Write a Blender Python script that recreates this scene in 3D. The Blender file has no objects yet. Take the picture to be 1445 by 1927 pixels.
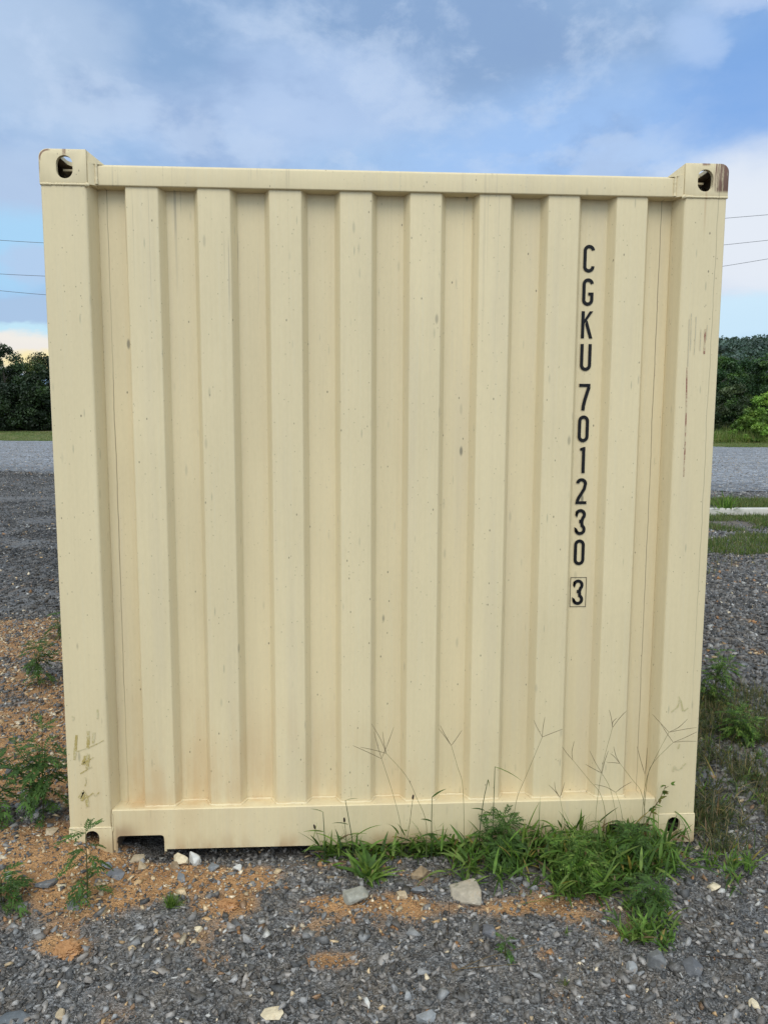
import bpy, bmesh, math, random
import numpy as np
from mathutils import Vector, Matrix
random.seed(7); RNG = np.random.default_rng(11)
C = bpy.context.scene.collection
SC = bpy.context.scene

# ------------------------------------------------------------------ camera
CAM = np.array([1.0431, -2.8303, 1.6554]); FPX = 1446.57
PITCH, YAW, ROLL = -.1148, -.0539, .0041
def axes():
    cy, sy, cp, sp, cr, sr = math.cos(YAW), math.sin(YAW), math.cos(PITCH), math.sin(PITCH), math.cos(ROLL), math.sin(ROLL)
    f = np.array([-sy*cp, cy*cp, sp]); r = np.array([cy, sy, 0]); u = np.cross(r, f)
    return r*cr+u*sr, -r*sr+u*cr, f
AX, AY, AF = axes()
cd = bpy.data.cameras.new('camera'); cam = bpy.data.objects.new('camera', cd); C.objects.link(cam)
cd.sensor_fit = 'VERTICAL'; cd.sensor_height = 24; cd.lens = 24*FPX/1927; cd.clip_start = .02; cd.clip_end = 3000
m = Matrix.Identity(4)
for i in range(3): m[i][0], m[i][1], m[i][2], m[i][3] = AX[i], AY[i], -AF[i], CAM[i]
cam.matrix_world = m; SC.camera = cam
def ray(px, py): return AF + AX*(px-722.5)/FPX - AY*(py-963.5)/FPX
def at(px, py, z=0.0):                       # photo point -> point on the ground plane z
    d = ray(px, py); return CAM + d*(z-CAM[2])/d[2]
def aty(px, py, y):                          # photo point -> point on the upright plane y
    d = ray(px, py); return CAM + d*(y-CAM[1])/d[1]

# ------------------------------------------------------------------ node helper
class NT:
    def __init__(s, tree): s.t = tree; s.n = tree.nodes; s.l = tree.links; s.n.clear()
    def node(s, typ, **kw):
        n = s.n.new(typ)
        for k, v in kw.items(): setattr(n, k, v)
        return n
    def set(s, sock, v):
        if isinstance(v, bpy.types.NodeSocket): s.l.new(v, sock)
        elif isinstance(v, (tuple, list)) and len(v) == 3 and sock.type == 'RGBA': sock.default_value = (*v, 1)
        else: sock.default_value = v
    def m(s, op, a, b=0.0, c=None, clamp=False):
        n = s.node('ShaderNodeMath', operation=op, use_clamp=clamp); s.set(n.inputs[0], a); s.set(n.inputs[1], b)
        if c is not None: s.set(n.inputs[2], c)
        return n.outputs[0]
    def vm(s, op, a, b=(0, 0, 0)):
        n = s.node('ShaderNodeVectorMath', operation=op); s.set(n.inputs[0], a); s.set(n.inputs[1], b); return n.outputs[0]
    def mr(s, v, a, b, c=0.0, d=1.0, smooth=True):
        n = s.node('ShaderNodeMapRange', interpolation_type='SMOOTHSTEP' if smooth else 'LINEAR')
        for i, x in enumerate((v, a, b, c, d)): s.set(n.inputs[i], x)
        return n.outputs[0]
    def mix(s, f, a, b, mode='MIX'):
        n = s.node('ShaderNodeMix', data_type='RGBA', blend_type=mode); s.set(n.inputs[0], f); s.set(n.inputs[6], a); s.set(n.inputs[7], b); return n.outputs[2]
    def noise(s, vec, scale, detail=3, rough=.55, dist=0):
        n = s.node('ShaderNodeTexNoise'); s.set(n.inputs['Vector'], vec); n.inputs['Scale'].default_value = scale
        n.inputs['Detail'].default_value = detail; n.inputs['Roughness'].default_value = rough; n.inputs['Distortion'].default_value = dist
        return n.outputs['Fac'], n.outputs['Color']
    def voro(s, vec, scale, rnd=1, feature='F1'):
        n = s.node('ShaderNodeTexVoronoi', feature=feature); s.set(n.inputs['Vector'], vec); n.inputs['Scale'].default_value = scale; n.inputs['Randomness'].default_value = rnd
        return n.outputs['Distance'], n.outputs['Color']
    def mapping(s, vec, loc=(0, 0, 0), scale=(1, 1, 1)):
        n = s.node('ShaderNodeMapping'); s.set(n.inputs[0], vec); n.inputs[1].default_value = loc; n.inputs[3].default_value = scale; return n.outputs[0]
    def sep(s, vec):
        n = s.node('ShaderNodeSeparateXYZ'); s.set(n.inputs[0], vec); return n.outputs
    def comb(s, x, y, z):
        n = s.node('ShaderNodeCombineXYZ')
        for i, v in enumerate((x, y, z)): s.set(n.inputs[i], v)
        return n.outputs[0]
    def bump(s, h, strength, dist):
        n = s.node('ShaderNodeBump'); s.set(n.inputs['Height'], h); n.inputs['Strength'].default_value = strength; n.inputs['Distance'].default_value = dist; return n.outputs[0]
def material(name, build, rough=.6, **kw):
    mt = bpy.data.materials.new(name); mt.use_nodes = True; t = NT(mt.node_tree)
    out = t.node('ShaderNodeOutputMaterial'); b = t.node('ShaderNodeBsdfPrincipled')
    t.l.new(b.outputs[0], out.inputs[0]); b.inputs['Roughness'].default_value = rough
    for k, v in kw.items(): b.inputs[k].default_value = v
    build(t, b); return mt

# ------------------------------------------------------------------ world: broken cloud over a Nishita sky
SUN_EL, SUN_AZ = math.radians(48), math.radians(195)      # azimuth clockwise from +Y: the sun stands behind the viewer, a little left
SUN_DIR = Vector((math.sin(SUN_AZ)*math.cos(SUN_EL), math.cos(SUN_AZ)*math.cos(SUN_EL), math.sin(SUN_EL)))
w = bpy.data.worlds.new('World'); SC.world = w; w.use_nodes = True
t = NT(w.node_tree); wo = t.node('ShaderNodeOutputWorld'); bg = t.node('ShaderNodeBackground'); t.l.new(bg.outputs[0], wo.inputs[0])
bg.inputs[1].default_value = .1
sky = t.node('ShaderNodeTexSky', sky_type='NISHITA', sun_disc=False, sun_elevation=SUN_EL, sun_rotation=SUN_AZ)
gen = t.node('ShaderNodeTexCoord').outputs['Generated']
x, y, z = t.sep(gen)[:3]
az0 = t.m('ARCTAN2', x, y); el0 = t.m('ARCSINE', z)
wv = t.mapping(gen, scale=(2.2, 2.2, 4.5))
wf, wc = t.noise(wv, 2.2, 6, .6)
wr, wg, wb = t.sep(wc)[:3]
az = t.m('ADD', az0, t.m('MULTIPLY', t.m('SUBTRACT', wr, .5), .15)); el = t.m('ADD', el0, t.m('MULTIPLY', t.m('SUBTRACT', wg, .5), .08))
f1, _ = t.noise(t.mapping(gen, loc=(3.1, 1.2, .4), scale=(1.6, 1.6, 3.6)), 2.0, 7, .55, .35)
f2, _ = t.noise(t.mapping(gen, loc=(.3, 7.2, .9), scale=(3, 3, 5)), 2.0, 9, .58, .15)
f3, _ = t.noise(t.mapping(gen, loc=(2.3, 1.2, 5.9), scale=(6, 6, 10)), 1.6, 8, .6, .15)
def lin(r, g, b):
    f = lambda c: (c/12.92 if c <= .04045 else ((c+.055)/1.055)**2.4)
    return tuple(10*f(v/255) for v in (r, g, b))
cl = t.mix(t.mr(f1, .36, .64), lin(146, 178, 220), lin(168, 200, 238))
clear = t.mix(.72, t.mix(1.0, sky.outputs[0], (1.0, 1.0, 1.0), 'MULTIPLY'), lin(126, 178, 247))
cov = t.mr(f1, .22, .34)                                  # a few open gaps elsewhere in the sky
col = t.mix(cov, clear, cl)
def blob(px, py, rx, ry, c, k=1.0, soft=.55):             # a bank of cloud or a gap: centre given as a direction of the sky
    global col
    d = ray(px, py); d = d/np.linalg.norm(d); a, e = math.atan2(d[0], d[1]), math.asin(d[2])
    u = t.m('DIVIDE', t.m('SUBTRACT', az, a), rx/FPX); v = t.m('DIVIDE', t.m('SUBTRACT', el, e), ry/FPX)
    q = t.m('ADD', t.m('MULTIPLY', u, u), t.m('MULTIPLY', v, v))
    col = t.mix(t.m('MULTIPLY', t.mr(q, 1.0+soft, 1.0-soft), k), col, c)
blob(780, 70, 420, 130, lin(138, 168, 208), .95, .9)
blob(330, 90, 300, 110, lin(140, 172, 212), .8, .9)
blob(60, 110, 160, 120, lin(186, 207, 234), .7, .9)
blob(640, 190, 190, 70, lin(186, 209, 243), .7, .9)
blob(430, 240, 200, 60, lin(186, 208, 240), .6, .9)
blob(1150, 300, 330, 120, lin(160, 196, 244), .85, .9)
col = t.mix(t.m('MULTIPLY', t.mr(f2, .50, .70), .55), col, lin(192, 213, 242)); col = t.mix(t.m('MULTIPLY', t.mr(f2, .50, .34), .45), col, lin(136, 165, 208)); col = t.mix(t.m('MULTIPLY', t.mr(f3, .50, .66), .42), col, lin(200, 218, 243))
blob(1470, 150, 170, 100, clear, .8, .9)
blob(1425, 0, 70, 20, lin(190, 210, 242), .7, .8)
blob(1300, 75, 50, 30, lin(178, 204, 242), .7, .9)
blob(1480, 440, 260, 120, lin(232, 238, 247), .95, .8)
blob(1450, 600, 260, 45, lin(206, 234, 252), .95, .6)
blob(0, 360, 240, 60, lin(182, 203, 232), .8, .8)
blob(30, 470, 190, 62, lin(170, 214, 247), .95, .7)
blob(70, 505, 60, 26, lin(184, 204, 234), .7, .7)
blob(50, 580, 170, 30, lin(172, 199, 230), .95, .6)
blob(20, 618, 150, 15, lin(198, 234, 250), .9, .6)
blob(75, 646, 110, 24, lin(244, 238, 230), .95, .6)
blob(85, 673, 75, 17, lin(253, 236, 178), .95, .9)
lift = t.mr(y, .35, -.5, 1.0, 2.75)                        # unseen sky behind the viewer, brightened here and warmed below to light the scene
zen = t.mr(z, .55, .95, 1.0, 1.35)
k = t.m('MULTIPLY', lift, zen)
warm = t.mix(t.m('MAXIMUM', t.mr(y, .50, -.2), t.mr(z, .52, .80)), (1, 1, 1), (1.17, .96, .73))
col = t.mix(1.0, col, t.comb(k, k, k), 'MULTIPLY'); col = t.mix(1.0, col, warm, 'MULTIPLY')
t.set(bg.inputs[0], col)
sd = bpy.data.lights.new('sun', 'SUN'); so = bpy.data.objects.new('sun', sd); C.objects.link(so)
sd.energy = 1.5; sd.angle = math.radians(36); sd.color = (1, .91, .76)
so.rotation_euler = SUN_DIR.to_track_quat('Z', 'Y').to_euler()
so.location = (0, -20, 30)
SC.view_settings.view_transform = 'Standard'; SC.view_settings.look = 'None'; SC.view_settings.gamma = 1; SC.view_settings.exposure = 0

# ------------------------------------------------------------------ object helpers
def tag(o, label=None, cat=None, group=None, kind=None):
    if label: o['label'] = label
    if cat: o['category'] = cat
    if group: o['group'] = group
    if kind: o['kind'] = kind
    return o
def empty(name, loc, label, cat, group=None):
    o = bpy.data.objects.new(name, None); C.objects.link(o); o.location = loc; o.empty_display_size = .1
    return tag(o, label, cat, group)
def mesh_obj(name, V, F, mat, parent=None, smooth=False, cols=None, origin=(0, 0, 0)):
    """V Nx3, F list of faces or MxK int array; cols = per-vertex rgb. Coordinates are world ones; origin = parent's place."""
    me = bpy.data.meshes.new(name); V = np.asarray(V, float)-np.asarray(origin, float)
    if isinstance(F, np.ndarray) and F.ndim == 2:
        M, K = F.shape
        me.vertices.add(len(V)); me.vertices.foreach_set('co', V.astype(np.float32).ravel())
        me.loops.add(M*K); me.loops.foreach_set('vertex_index', F.astype(np.int32).ravel())
        me.polygons.add(M); me.polygons.foreach_set('loop_start', np.arange(0, M*K, K, dtype=np.int32))
        me.polygons.foreach_set('loop_total', np.full(M, K, dtype=np.int32)); me.update(calc_edges=True)
    else: me.from_pydata(V.tolist(), [], [list(map(int, f)) for f in F])
    me.validate()
    if cols is not None:
        a = me.color_attributes.new('tint', 'FLOAT_COLOR', 'POINT'); cc = np.ones((len(V), 4), np.float32); cc[:, :3] = cols; a.data.foreach_set('color', cc.ravel())
    if smooth: me.polygons.foreach_set('use_smooth', np.ones(len(me.polygons), bool))
    if mat: me.materials.append(mat)
    o = bpy.data.objects.new(name, me); C.objects.link(o)
    if parent: o.parent = parent
    return o
def bm_obj(name, bm, mat, parent=None, origin=(0, 0, 0), smooth_angle=None):
    bmesh.ops.recalc_face_normals(bm, faces=bm.faces)
    if smooth_angle is not None:
        for f in bm.faces: f.smooth = True
        for e in bm.edges: e.smooth = len(e.link_faces) == 2 and e.calc_face_angle(9) < smooth_angle
    bmesh.ops.translate(bm, verts=bm.verts, vec=-Vector(origin))
    me = bpy.data.meshes.new(name); bm.to_mesh(me); bm.free(); me.materials.append(mat)
    o = bpy.data.objects.new(name, me); C.objects.link(o)
    if parent: o.parent = parent
    return o
def prism(prof, axis, a, b):
    """closed 2D profile extruded from a to b along axis; returns a bmesh"""
    bm = bmesh.new()
    def P(p, h): return {'x': (h, p[0], p[1]), 'y': (p[0], h, p[1]), 'z': (p[0], p[1], h)}[axis]
    A = [bm.verts.new(P(p, a)) for p in prof]; B = [bm.verts.new(P(p, b)) for p in prof]; n = len(prof)
    bm.faces.new(A[::-1]); bm.faces.new(B)
    for i in range(n): bm.faces.new((A[i], A[(i+1) % n], B[(i+1) % n], B[i]))
    bmesh.ops.recalc_face_normals(bm, faces=bm.faces); return bm
def fillet(pts, rads, seg=5, closed=True):
    out = []; n = len(pts)
    for i, p in enumerate(pts):
        r = rads[i] if isinstance(rads, (list, tuple)) else rads
        if r <= 0 or (not closed and i in (0, n-1)): out.append(tuple(p)); continue
        p = np.array(p, float); a = np.array(pts[i-1], float)-p; b = np.array(pts[(i+1) % n], float)-p
        la, lb = np.linalg.norm(a), np.linalg.norm(b); a /= la; b /= lb
        th = math.acos(max(-1, min(1, a@b))); d = min(r/math.tan(th/2), la*.49, lb*.49); rr = d*math.tan(th/2)
        bis = (a+b)/np.linalg.norm(a+b); c = p+bis*rr/math.sin(th/2); s, e = p+a*d-c, p+b*d-c
        a0, a1 = math.atan2(s[1], s[0]), math.atan2(e[1], e[0]); da = (a1-a0+math.pi) % (2*math.pi)-math.pi
        for k in range(seg+1):
            q = a0+da*k/seg; out.append((c[0]+rr*math.cos(q), c[1]+rr*math.sin(q)))
    return out
def bevel_all(bm, w, seg=3, ang=.5):
    es = [e for e in bm.edges if len(e.link_faces) == 2 and e.calc_face_angle(0) > ang]
    bmesh.ops.bevel(bm, geom=es, offset=w, segments=seg, affect='EDGES', profile=.5, clamp_overlap=True)
def box_bm(x0, x1, y0, y1, z0, z1, bev=0):
    bm = prism([(x0, y0), (x1, y0), (x1, y1), (x0, y1)], 'z', z0, z1)
    if bev: bevel_all(bm, bev)
    return bm
def tube(pts, rad, sides=6, cap=True):
    """V, F (quads) of a tube along pts; rad scalar or list"""
    pts = np.asarray(pts, float); n = len(pts); rad = np.broadcast_to(np.asarray(rad, float), (n,))
    V = []; T = np.gradient(pts, axis=0); ch = np.abs(pts[-1]-pts[0]); ref = np.zeros(3); ref[int(np.argmin(ch))] = 1.0
    for i in range(n):
        tt = T[i]/(np.linalg.norm(T[i])+1e-9); a = np.cross(tt, ref)
        if np.linalg.norm(a) < .05: a = np.cross(tt, [1, 0, 0])
        a /= np.linalg.norm(a); b = np.cross(tt, a)
        for k in range(sides):
            q = 2*math.pi*k/sides; V.append(pts[i]+rad[i]*(a*math.cos(q)+b*math.sin(q)))
    F = [(i*sides+k, i*sides+(k+1) % sides, (i+1)*sides+(k+1) % sides, (i+1)*sides+k) for i in range(n-1) for k in range(sides)]
    return np.array(V), np.array(F, int)
def joinq(parts):
    Vs, Fs, o = [], [], 0
    for V, F in parts: Vs.append(V); Fs.append(F+o); o += len(V)
    return np.concatenate(Vs), np.concatenate(Fs)
def spline(pts, n=12):
    pts = np.asarray(pts, float)
    if len(pts) == 2: return np.array([pts[0]+(pts[1]-pts[0])*i/(n-1) for i in range(n)])
    P = np.vstack([2*pts[0]-pts[1], pts, 2*pts[-1]-pts[-2]]); out = []; segs = len(pts)-1
    for i in range(n):
        u = i/(n-1)*segs; k = min(int(u), segs-1); u -= k; a, b, c, d = P[k:k+4]
        out.append(.5*((2*b)+(-a+c)*u+(2*a-5*b+4*c-d)*u*u+(-a+3*b-3*c+d)*u**3))
    return np.array(out)
def smooth(a, b, x):
    q = np.clip((x-a)/(b-a), 0, 1); return q*q*(3-2*q)
_tab = RNG.random((64, 64))
def vnoise(x, y, f=1.0, ox=0.0):
    x = np.asarray(x)*f+ox; y = np.asarray(y)*f+ox*1.7; xi = np.floor(x).astype(int); yi = np.floor(y).astype(int); u, v = x-xi, y-yi
    u = u*u*(3-2*u); v = v*v*(3-2*v); g = lambda i, j: _tab[i % 64, j % 64]
    return (g(xi, yi)*(1-u)+g(xi+1, yi)*u)*(1-v)+(g(xi, yi+1)*(1-u)+g(xi+1, yi+1)*u)*v
def fbm(x, y, f=1.0, ox=0.0, o=4):
    s = 0; a = .5; n = 0
    for i in range(o): s = s+a*vnoise(x, y, f*2**i, ox+i*5.3); n += a; a *= .5
    return s/n

# ------------------------------------------------------------------ the lie of the land (plain functions, used by ground, stones and plants)
LINE_A = (np.array([-9.37, 23.1]), np.array([11.05, 15.8]))          # near edge of the pale gravel lot
LINE_B = (np.array([-26.4, 65.9]), np.array([30.6, 52.5]))           # far edge of it, where the grass begins
def beyond(line, x, y):
    a, b = line; d = b-a; return ((y-a[1])*d[0]-(x-a[0])*d[1])/np.hypot(*d)
def gh(x, y):
    x = np.asarray(x, float); y = np.asarray(y, float)
    h = (fbm(x, y, 1.3, 3.3, 3)-.5)*.035-.004
    h = h+.085*smooth(.24, -.03, x)*smooth(-.42, -.02, y)*smooth(4.5, 1.5, y)
    inside = smooth(.2, .34, x)*smooth(2.36, 2.25, x)*smooth(-.10, .06, y)*smooth(6.2, 6.0, y)
    h = h*(1-inside)-.045*inside
    h = np.where((x > .03) & (x < 2.41) & (y > .12) & (y < 5.9), np.minimum(h, -.03), h)
    bb = beyond(LINE_B, x, y); h = h+smooth(0, 11, bb)*.75
    return h*np.where(bb > 0, 1, smooth(20, 15, y)*smooth(16, 12, np.abs(x)))
def dirt(x, y):
    """0 = grey gravel, 1 = orange clay"""
    x = np.asarray(x, float); y = np.asarray(y, float); n = fbm(x, y, 2.6, 9.1, 4)
    def g(cx, cy, rx, ry, k=1.0): return k*np.exp(-(((x-cx)/rx)**2+((y-cy)/ry)**2))
    s = g(-.25, -.05, .55, .17, 1.1)+g(.20, -.20, .32, .10, 1.0)+g(.5, -.16, .3, .07, .5)+g(-.3, .6, .5, .6, .8)+.72*smooth(3.75, 3.45, y+.3*(vnoise(x, y, 3.0)-.5))*smooth(.15, .6, y)*smooth(.3, -.1, x)
    s = s+g(1.2, -.36, .30, .06, .40)+g(1.62, -.40, .22, .05, .40)+g(.62, -.335, .09, .035, .9)+g(.14, -.50, .08, .04, .9)
    s = s+g(1.75, -.62, .16, .05, .5)+g(.98, -.33, .16, .05, .4)+g(2.2, -.55, .25, .06, .35)+g(1.0, -.62, .10, .04, .4)+g(4.6, 6.4, .9, .5, .7)
    band = smooth(-.62, -.34, y)*smooth(.05, -.1, y)*smooth(2.6, 1.8, x)*.25; n2 = fbm(x, y, 7, 4.4, 3)
    return smooth(.34, .74, s+band+(n-.5)*1.25+(n2-.5)*.95)

def soil(x, y):
    return smooth(.35, .55, fbm(x, y, .8, 12.0, 4)+.1)*smooth(5.3, 6.6, y)*smooth(14.2, 12.5, y)

# ------------------------------------------------------------------ materials of the land
def attr(t, n='tint'): return t.node('ShaderNodeAttribute', attribute_name=n).outputs['Color']
def m_ground(t, b):
    P = t.node('ShaderNodeTexCoord').outputs['Object']
    v, vc = t.voro(P, 150); v2, vc2 = t.voro(P, 60); n, _ = t.noise(P, 9, 5); big, _ = t.noise(P, .8, 4)
    r = t.sep(vc)[0]; r2 = t.sep(vc2)[1]
    chip = t.mr(t.m('ADD', t.m('MULTIPLY', r, .7), t.m('MULTIPLY', r2, .5)), .2, 1.15, .045, .25, False)
    chip = t.m('MULTIPLY', chip, t.mr(big, .3, .7, .75, 1.2))
    grey = t.mix(1.0, t.comb(chip, chip, chip), (1.0, .98, .98), 'MULTIPLY')
    br = t.mr(t.m('ADD', t.m('MULTIPLY', n, .8), t.m('MULTIPLY', r, .35)), .2, 1.0, .55, 1.35, False)
    clay = t.mix(1.0, t.mix(n, (.31, .145, .052), (.54, .31, .14)), t.comb(br, br, br), 'MULTIPLY')
    d = t.sep(attr(t))[0]; du, _ = t.noise(P, 5, 6, .65); grey = t.mix(t.mr(du, .42, .66, 0, .55), grey, t.mix(1.0, (.20, .155, .11), t.comb(br, br, br), 'MULTIPLY'))
    so_ = t.sep(attr(t))[1]; brown = t.mix(1.0, t.mix(n, (.10, .075, .05), (.24, .19, .13)), t.comb(br, br, br), 'MULTIPLY')
    t.set(b.inputs['Base Color'], t.mix(t.m('MULTIPLY', so_, .8), t.mix(d, grey, clay), brown))
    t.set(b.inputs['Normal'], t.bump(t.m('ADD', t.m('MULTIPLY', v, 1.0), t.m('ADD', v2, n)), .8, .012))
M_ground = material('gravel ground', m_ground, .9)
def m_stone(t, b):
    P = t.node('ShaderNodeTexCoord').outputs['Object']
    n, _ = t.noise(P, 140, 4, .7); n2, _ = t.noise(P, 38, 3)
    k = t.mr(t.m('ADD', t.m('MULTIPLY', n, .6), t.m('MULTIPLY', n2, .5)), .3, .8, .5, 1.5, False); c = t.mix(1.0, attr(t), t.comb(k, k, k), 'MULTIPLY')
    vn, _ = t.noise(t.mapping(P, scale=(1, 1.7, 2.1)), 55, 2, .5, 1.2); c = t.mix(t.m('MULTIPLY', t.mr(t.m('ABSOLUTE', t.m('SUBTRACT', vn, .52)), .018, .002), t.mr(n2, .5, .6, 0, .5)), c, (.42, .40, .38))
    t.set(b.inputs['Base Color'], c)
    t.set(b.inputs['Normal'], t.bump(n, .35, .004))
M_stone = material('crushed stone', m_stone, .62)
def m_rock(t, b):
    P = t.node('ShaderNodeTexCoord').outputs['Object']
    n, _ = t.noise(P, 60, 6, .7); n2, _ = t.noise(P, 18, 3); vn, _ = t.noise(t.mapping(P, scale=(1, 1.6, 2.2)), 22, 2, .5, 1.5)
    k = t.mr(t.m('ADD', t.m('MULTIPLY', n, .6), t.m('MULTIPLY', n2, .5)), .3, .8, .6, 1.35, False)
    vein = t.m('MULTIPLY', t.mr(t.m('ABSOLUTE', t.m('SUBTRACT', vn, .5)), .014, .0), t.mr(n2, .5, .6))
    c = t.mix(1.0, attr(t), t.comb(k, k, k), 'MULTIPLY')
    c = t.mix(t.m('MULTIPLY', vein, .55), c, (.55, .53, .5))
    dn, _ = t.noise(P, 30, 4); c = t.mix(t.mr(dn, .58, .7, 0, .5), c, (.30, .19, .10))
    t.set(b.inputs['Base Color'], c); t.set(b.inputs['Normal'], t.bump(n, .5, .006))
M_rock = material('loose rock', m_rock, .75)
def m_lot(t, b):
    P = t.node('ShaderNodeTexCoord').outputs['Object']
    v, vc = t.voro(P, 7); n, _ = t.noise(t.mapping(P, scale=(.25, .8, 1)), .9, 5, .6); r = t.sep(vc)[0]; n3, _ = t.noise(P, 5, 4)
    v9, vc9 = t.voro(P, 22); r9 = t.sep(vc9)[1]; k = t.m('MULTIPLY', t.m('MULTIPLY', t.mr(r, 0, 1, .55, 1.45, False), t.mr(r9, 0, 1, .6, 1.4, False)), t.mr(n, .3, .7, .72, 1.22, False)); k = t.m('MULTIPLY', k, t.mr(n3, .3, .7, .82, 1.15)); k = t.m('MULTIPLY', k, t.mr(t.m('ADD', t.sep(attr(t))[0], t.m('MULTIPLY', t.m('SUBTRACT', n3, .5), .9)), .0, 1.0, .52, 1.0))
    t.set(b.inputs['Base Color'], t.mix(1.0, t.comb(k, k, k), (.215, .222, .24), 'MULTIPLY'))
    t.set(b.inputs['Normal'], t.bump(v, .25, .012))
M_lot = material('pale gravel', m_lot, .95)
def m_grassground(t, b):
    P = t.node('ShaderNodeTexCoord').outputs['Object']; n, _ = t.noise(P, .7, 5); n2, _ = t.noise(P, 6, 4)
    c = t.mix(t.mr(n, .35, .65), (.075, .115, .022), (.15, .14, .05)); k = t.mr(n2, .3, .7, .6, 1.3)
    t.set(b.inputs['Base Color'], t.mix(1.0, c, t.comb(k, k, k), 'MULTIPLY')); t.set(b.inputs['Normal'], t.bump(n2, .8, .05))
M_gg = material('mown grass', m_grassground, .95)
def leafmat(name, trans=.35, rough=.55, amt=.35):
    def bld(t, b):
        P = t.node('ShaderNodeTexCoord').outputs['Object']; n, _ = t.noise(P, 30, 3)
        k = t.mr(n, .3, .7, 1-amt, 1+amt, False); c = t.mix(1.0, attr(t), t.comb(k, k, k), 'MULTIPLY')
        t.set(b.inputs['Base Color'], c)
        tr = t.node('ShaderNodeBsdfTranslucent'); t.set(tr.inputs[0], t.mix(1.0, c, (1.15, 1.2, .6), 'MULTIPLY'))
        ms = t.node('ShaderNodeMixShader'); ms.inputs[0].default_value = trans
        t.l.new(b.outputs[0], ms.inputs[1]); t.l.new(tr.outputs[0], ms.inputs[2]); t.l.new(ms.outputs[0], t.n['Material Output'].inputs[0])
    return material(name, bld, rough)
M_leaf = leafmat('weed leaf', .45, .7); M_tree = leafmat('tree leaf', .25, .6, .2)
def m_bark(t, b):
    P = t.node('ShaderNodeTexCoord').outputs['Object']; n, _ = t.noise(t.mapping(P, scale=(6, 6, 1)), 3, 5)
    t.set(b.inputs['Base Color'], t.mix(n, (.03, .024, .018), (.12, .10, .08))); t.set(b.inputs['Normal'], t.bump(n, .6, .05))
M_bark = material('bark', m_bark, .9)

# ------------------------------------------------------------------ ground: one sheet, fine near the viewer
def axis_coords(lo, hi, step, far, growth=1.22):
    c = list(np.arange(lo, hi+1e-6, step)); s = step
    while c[-1] < far: s *= growth; c.append(c[-1]+s)
    s = step
    while c[0] > -far: s *= growth; c.insert(0, c[0]-s)
    return np.array(c)
gx = axis_coords(-2.2, 4.6, .022, 900); gy = axis_coords(-1.5, 3.2, .022, 900)
X, Y = np.meshgrid(gx, gy); nx, ny = len(gx), len(gy)
near = (np.abs(X-1.2) < 6) & (np.abs(Y-2) < 8)
Z = gh(X, Y)+np.where(near, (fbm(X, Y, 22, 1.7, 3)-.5)*.012, 0)
idx = np.arange(nx*ny).reshape(ny, nx)
F = np.stack([idx[:-1, :-1], idx[:-1, 1:], idx[1:, 1:], idx[1:, :-1]], -1).reshape(-1, 4)
Z = np.where(beyond(LINE_A, X, Y) > 1, -.04, Z)
D = np.where(near, dirt(X, Y), 0); S_ = np.where((X > 2) & (Y > 4) & (Y < 15), soil(X, Y), 0); cc = np.stack([D, S_, D], -1).reshape(-1, 3)
o = mesh_obj('ground', np.stack([X, Y, Z], -1).reshape(-1, 3), F, M_ground, smooth=True, cols=cc); tag(o, kind='structure')
# pale gravel lot and the grass beyond it: sheets laid over the ground, with ragged edges
def band(name, lineA, offA, lineB, offB, x0, x1, nxs, nys, mat, jag, lift):
    a, b = lineA; c, d = lineB; V = []
    xs = np.linspace(x0, x1, nxs)
    for i, xx in enumerate(xs):
        ya = a[1]+(b[1]-a[1])*(xx-a[0])/(b[0]-a[0])+offA; yb = c[1]+(d[1]-c[1])*(xx-c[0])/(d[0]-c[0])+offB
        ya += (fbm(xx, 0, .9, 2.2, 4)-.5)*jag*2; yb += (fbm(xx, 9, .35, 7.2, 4)-.5)*jag*2
        for j in range(nys):
            yy = ya+(yb-ya)*(j/(nys-1))**1.6; V.append((xx, yy))
    V = np.array(V); Zs = gh(V[:, 0], V[:, 1])+lift
    ii = np.arange(nxs*nys).reshape(nxs, nys); F = np.stack([ii[:-1, :-1], ii[1:, :-1], ii[1:, 1:], ii[:-1, 1:]], -1).reshape(-1, 4)
    q = smooth(-1, 6, beyond(lineA, V[:, 0], V[:, 1])); return mesh_obj(name, np.column_stack([V, Zs]), F, mat, smooth=True, cols=np.stack([q, q, q], -1))
tag(band('gravel_lot', LINE_A, 0, LINE_B, 1.5, -110, 110, 700, 24, M_lot, 1.1, .006), kind='structure')
tag(band('grass_verge', LINE_B, 0, LINE_B, 60, -110, 110, 300, 24, M_gg, .9, .03), kind='structure')

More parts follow.
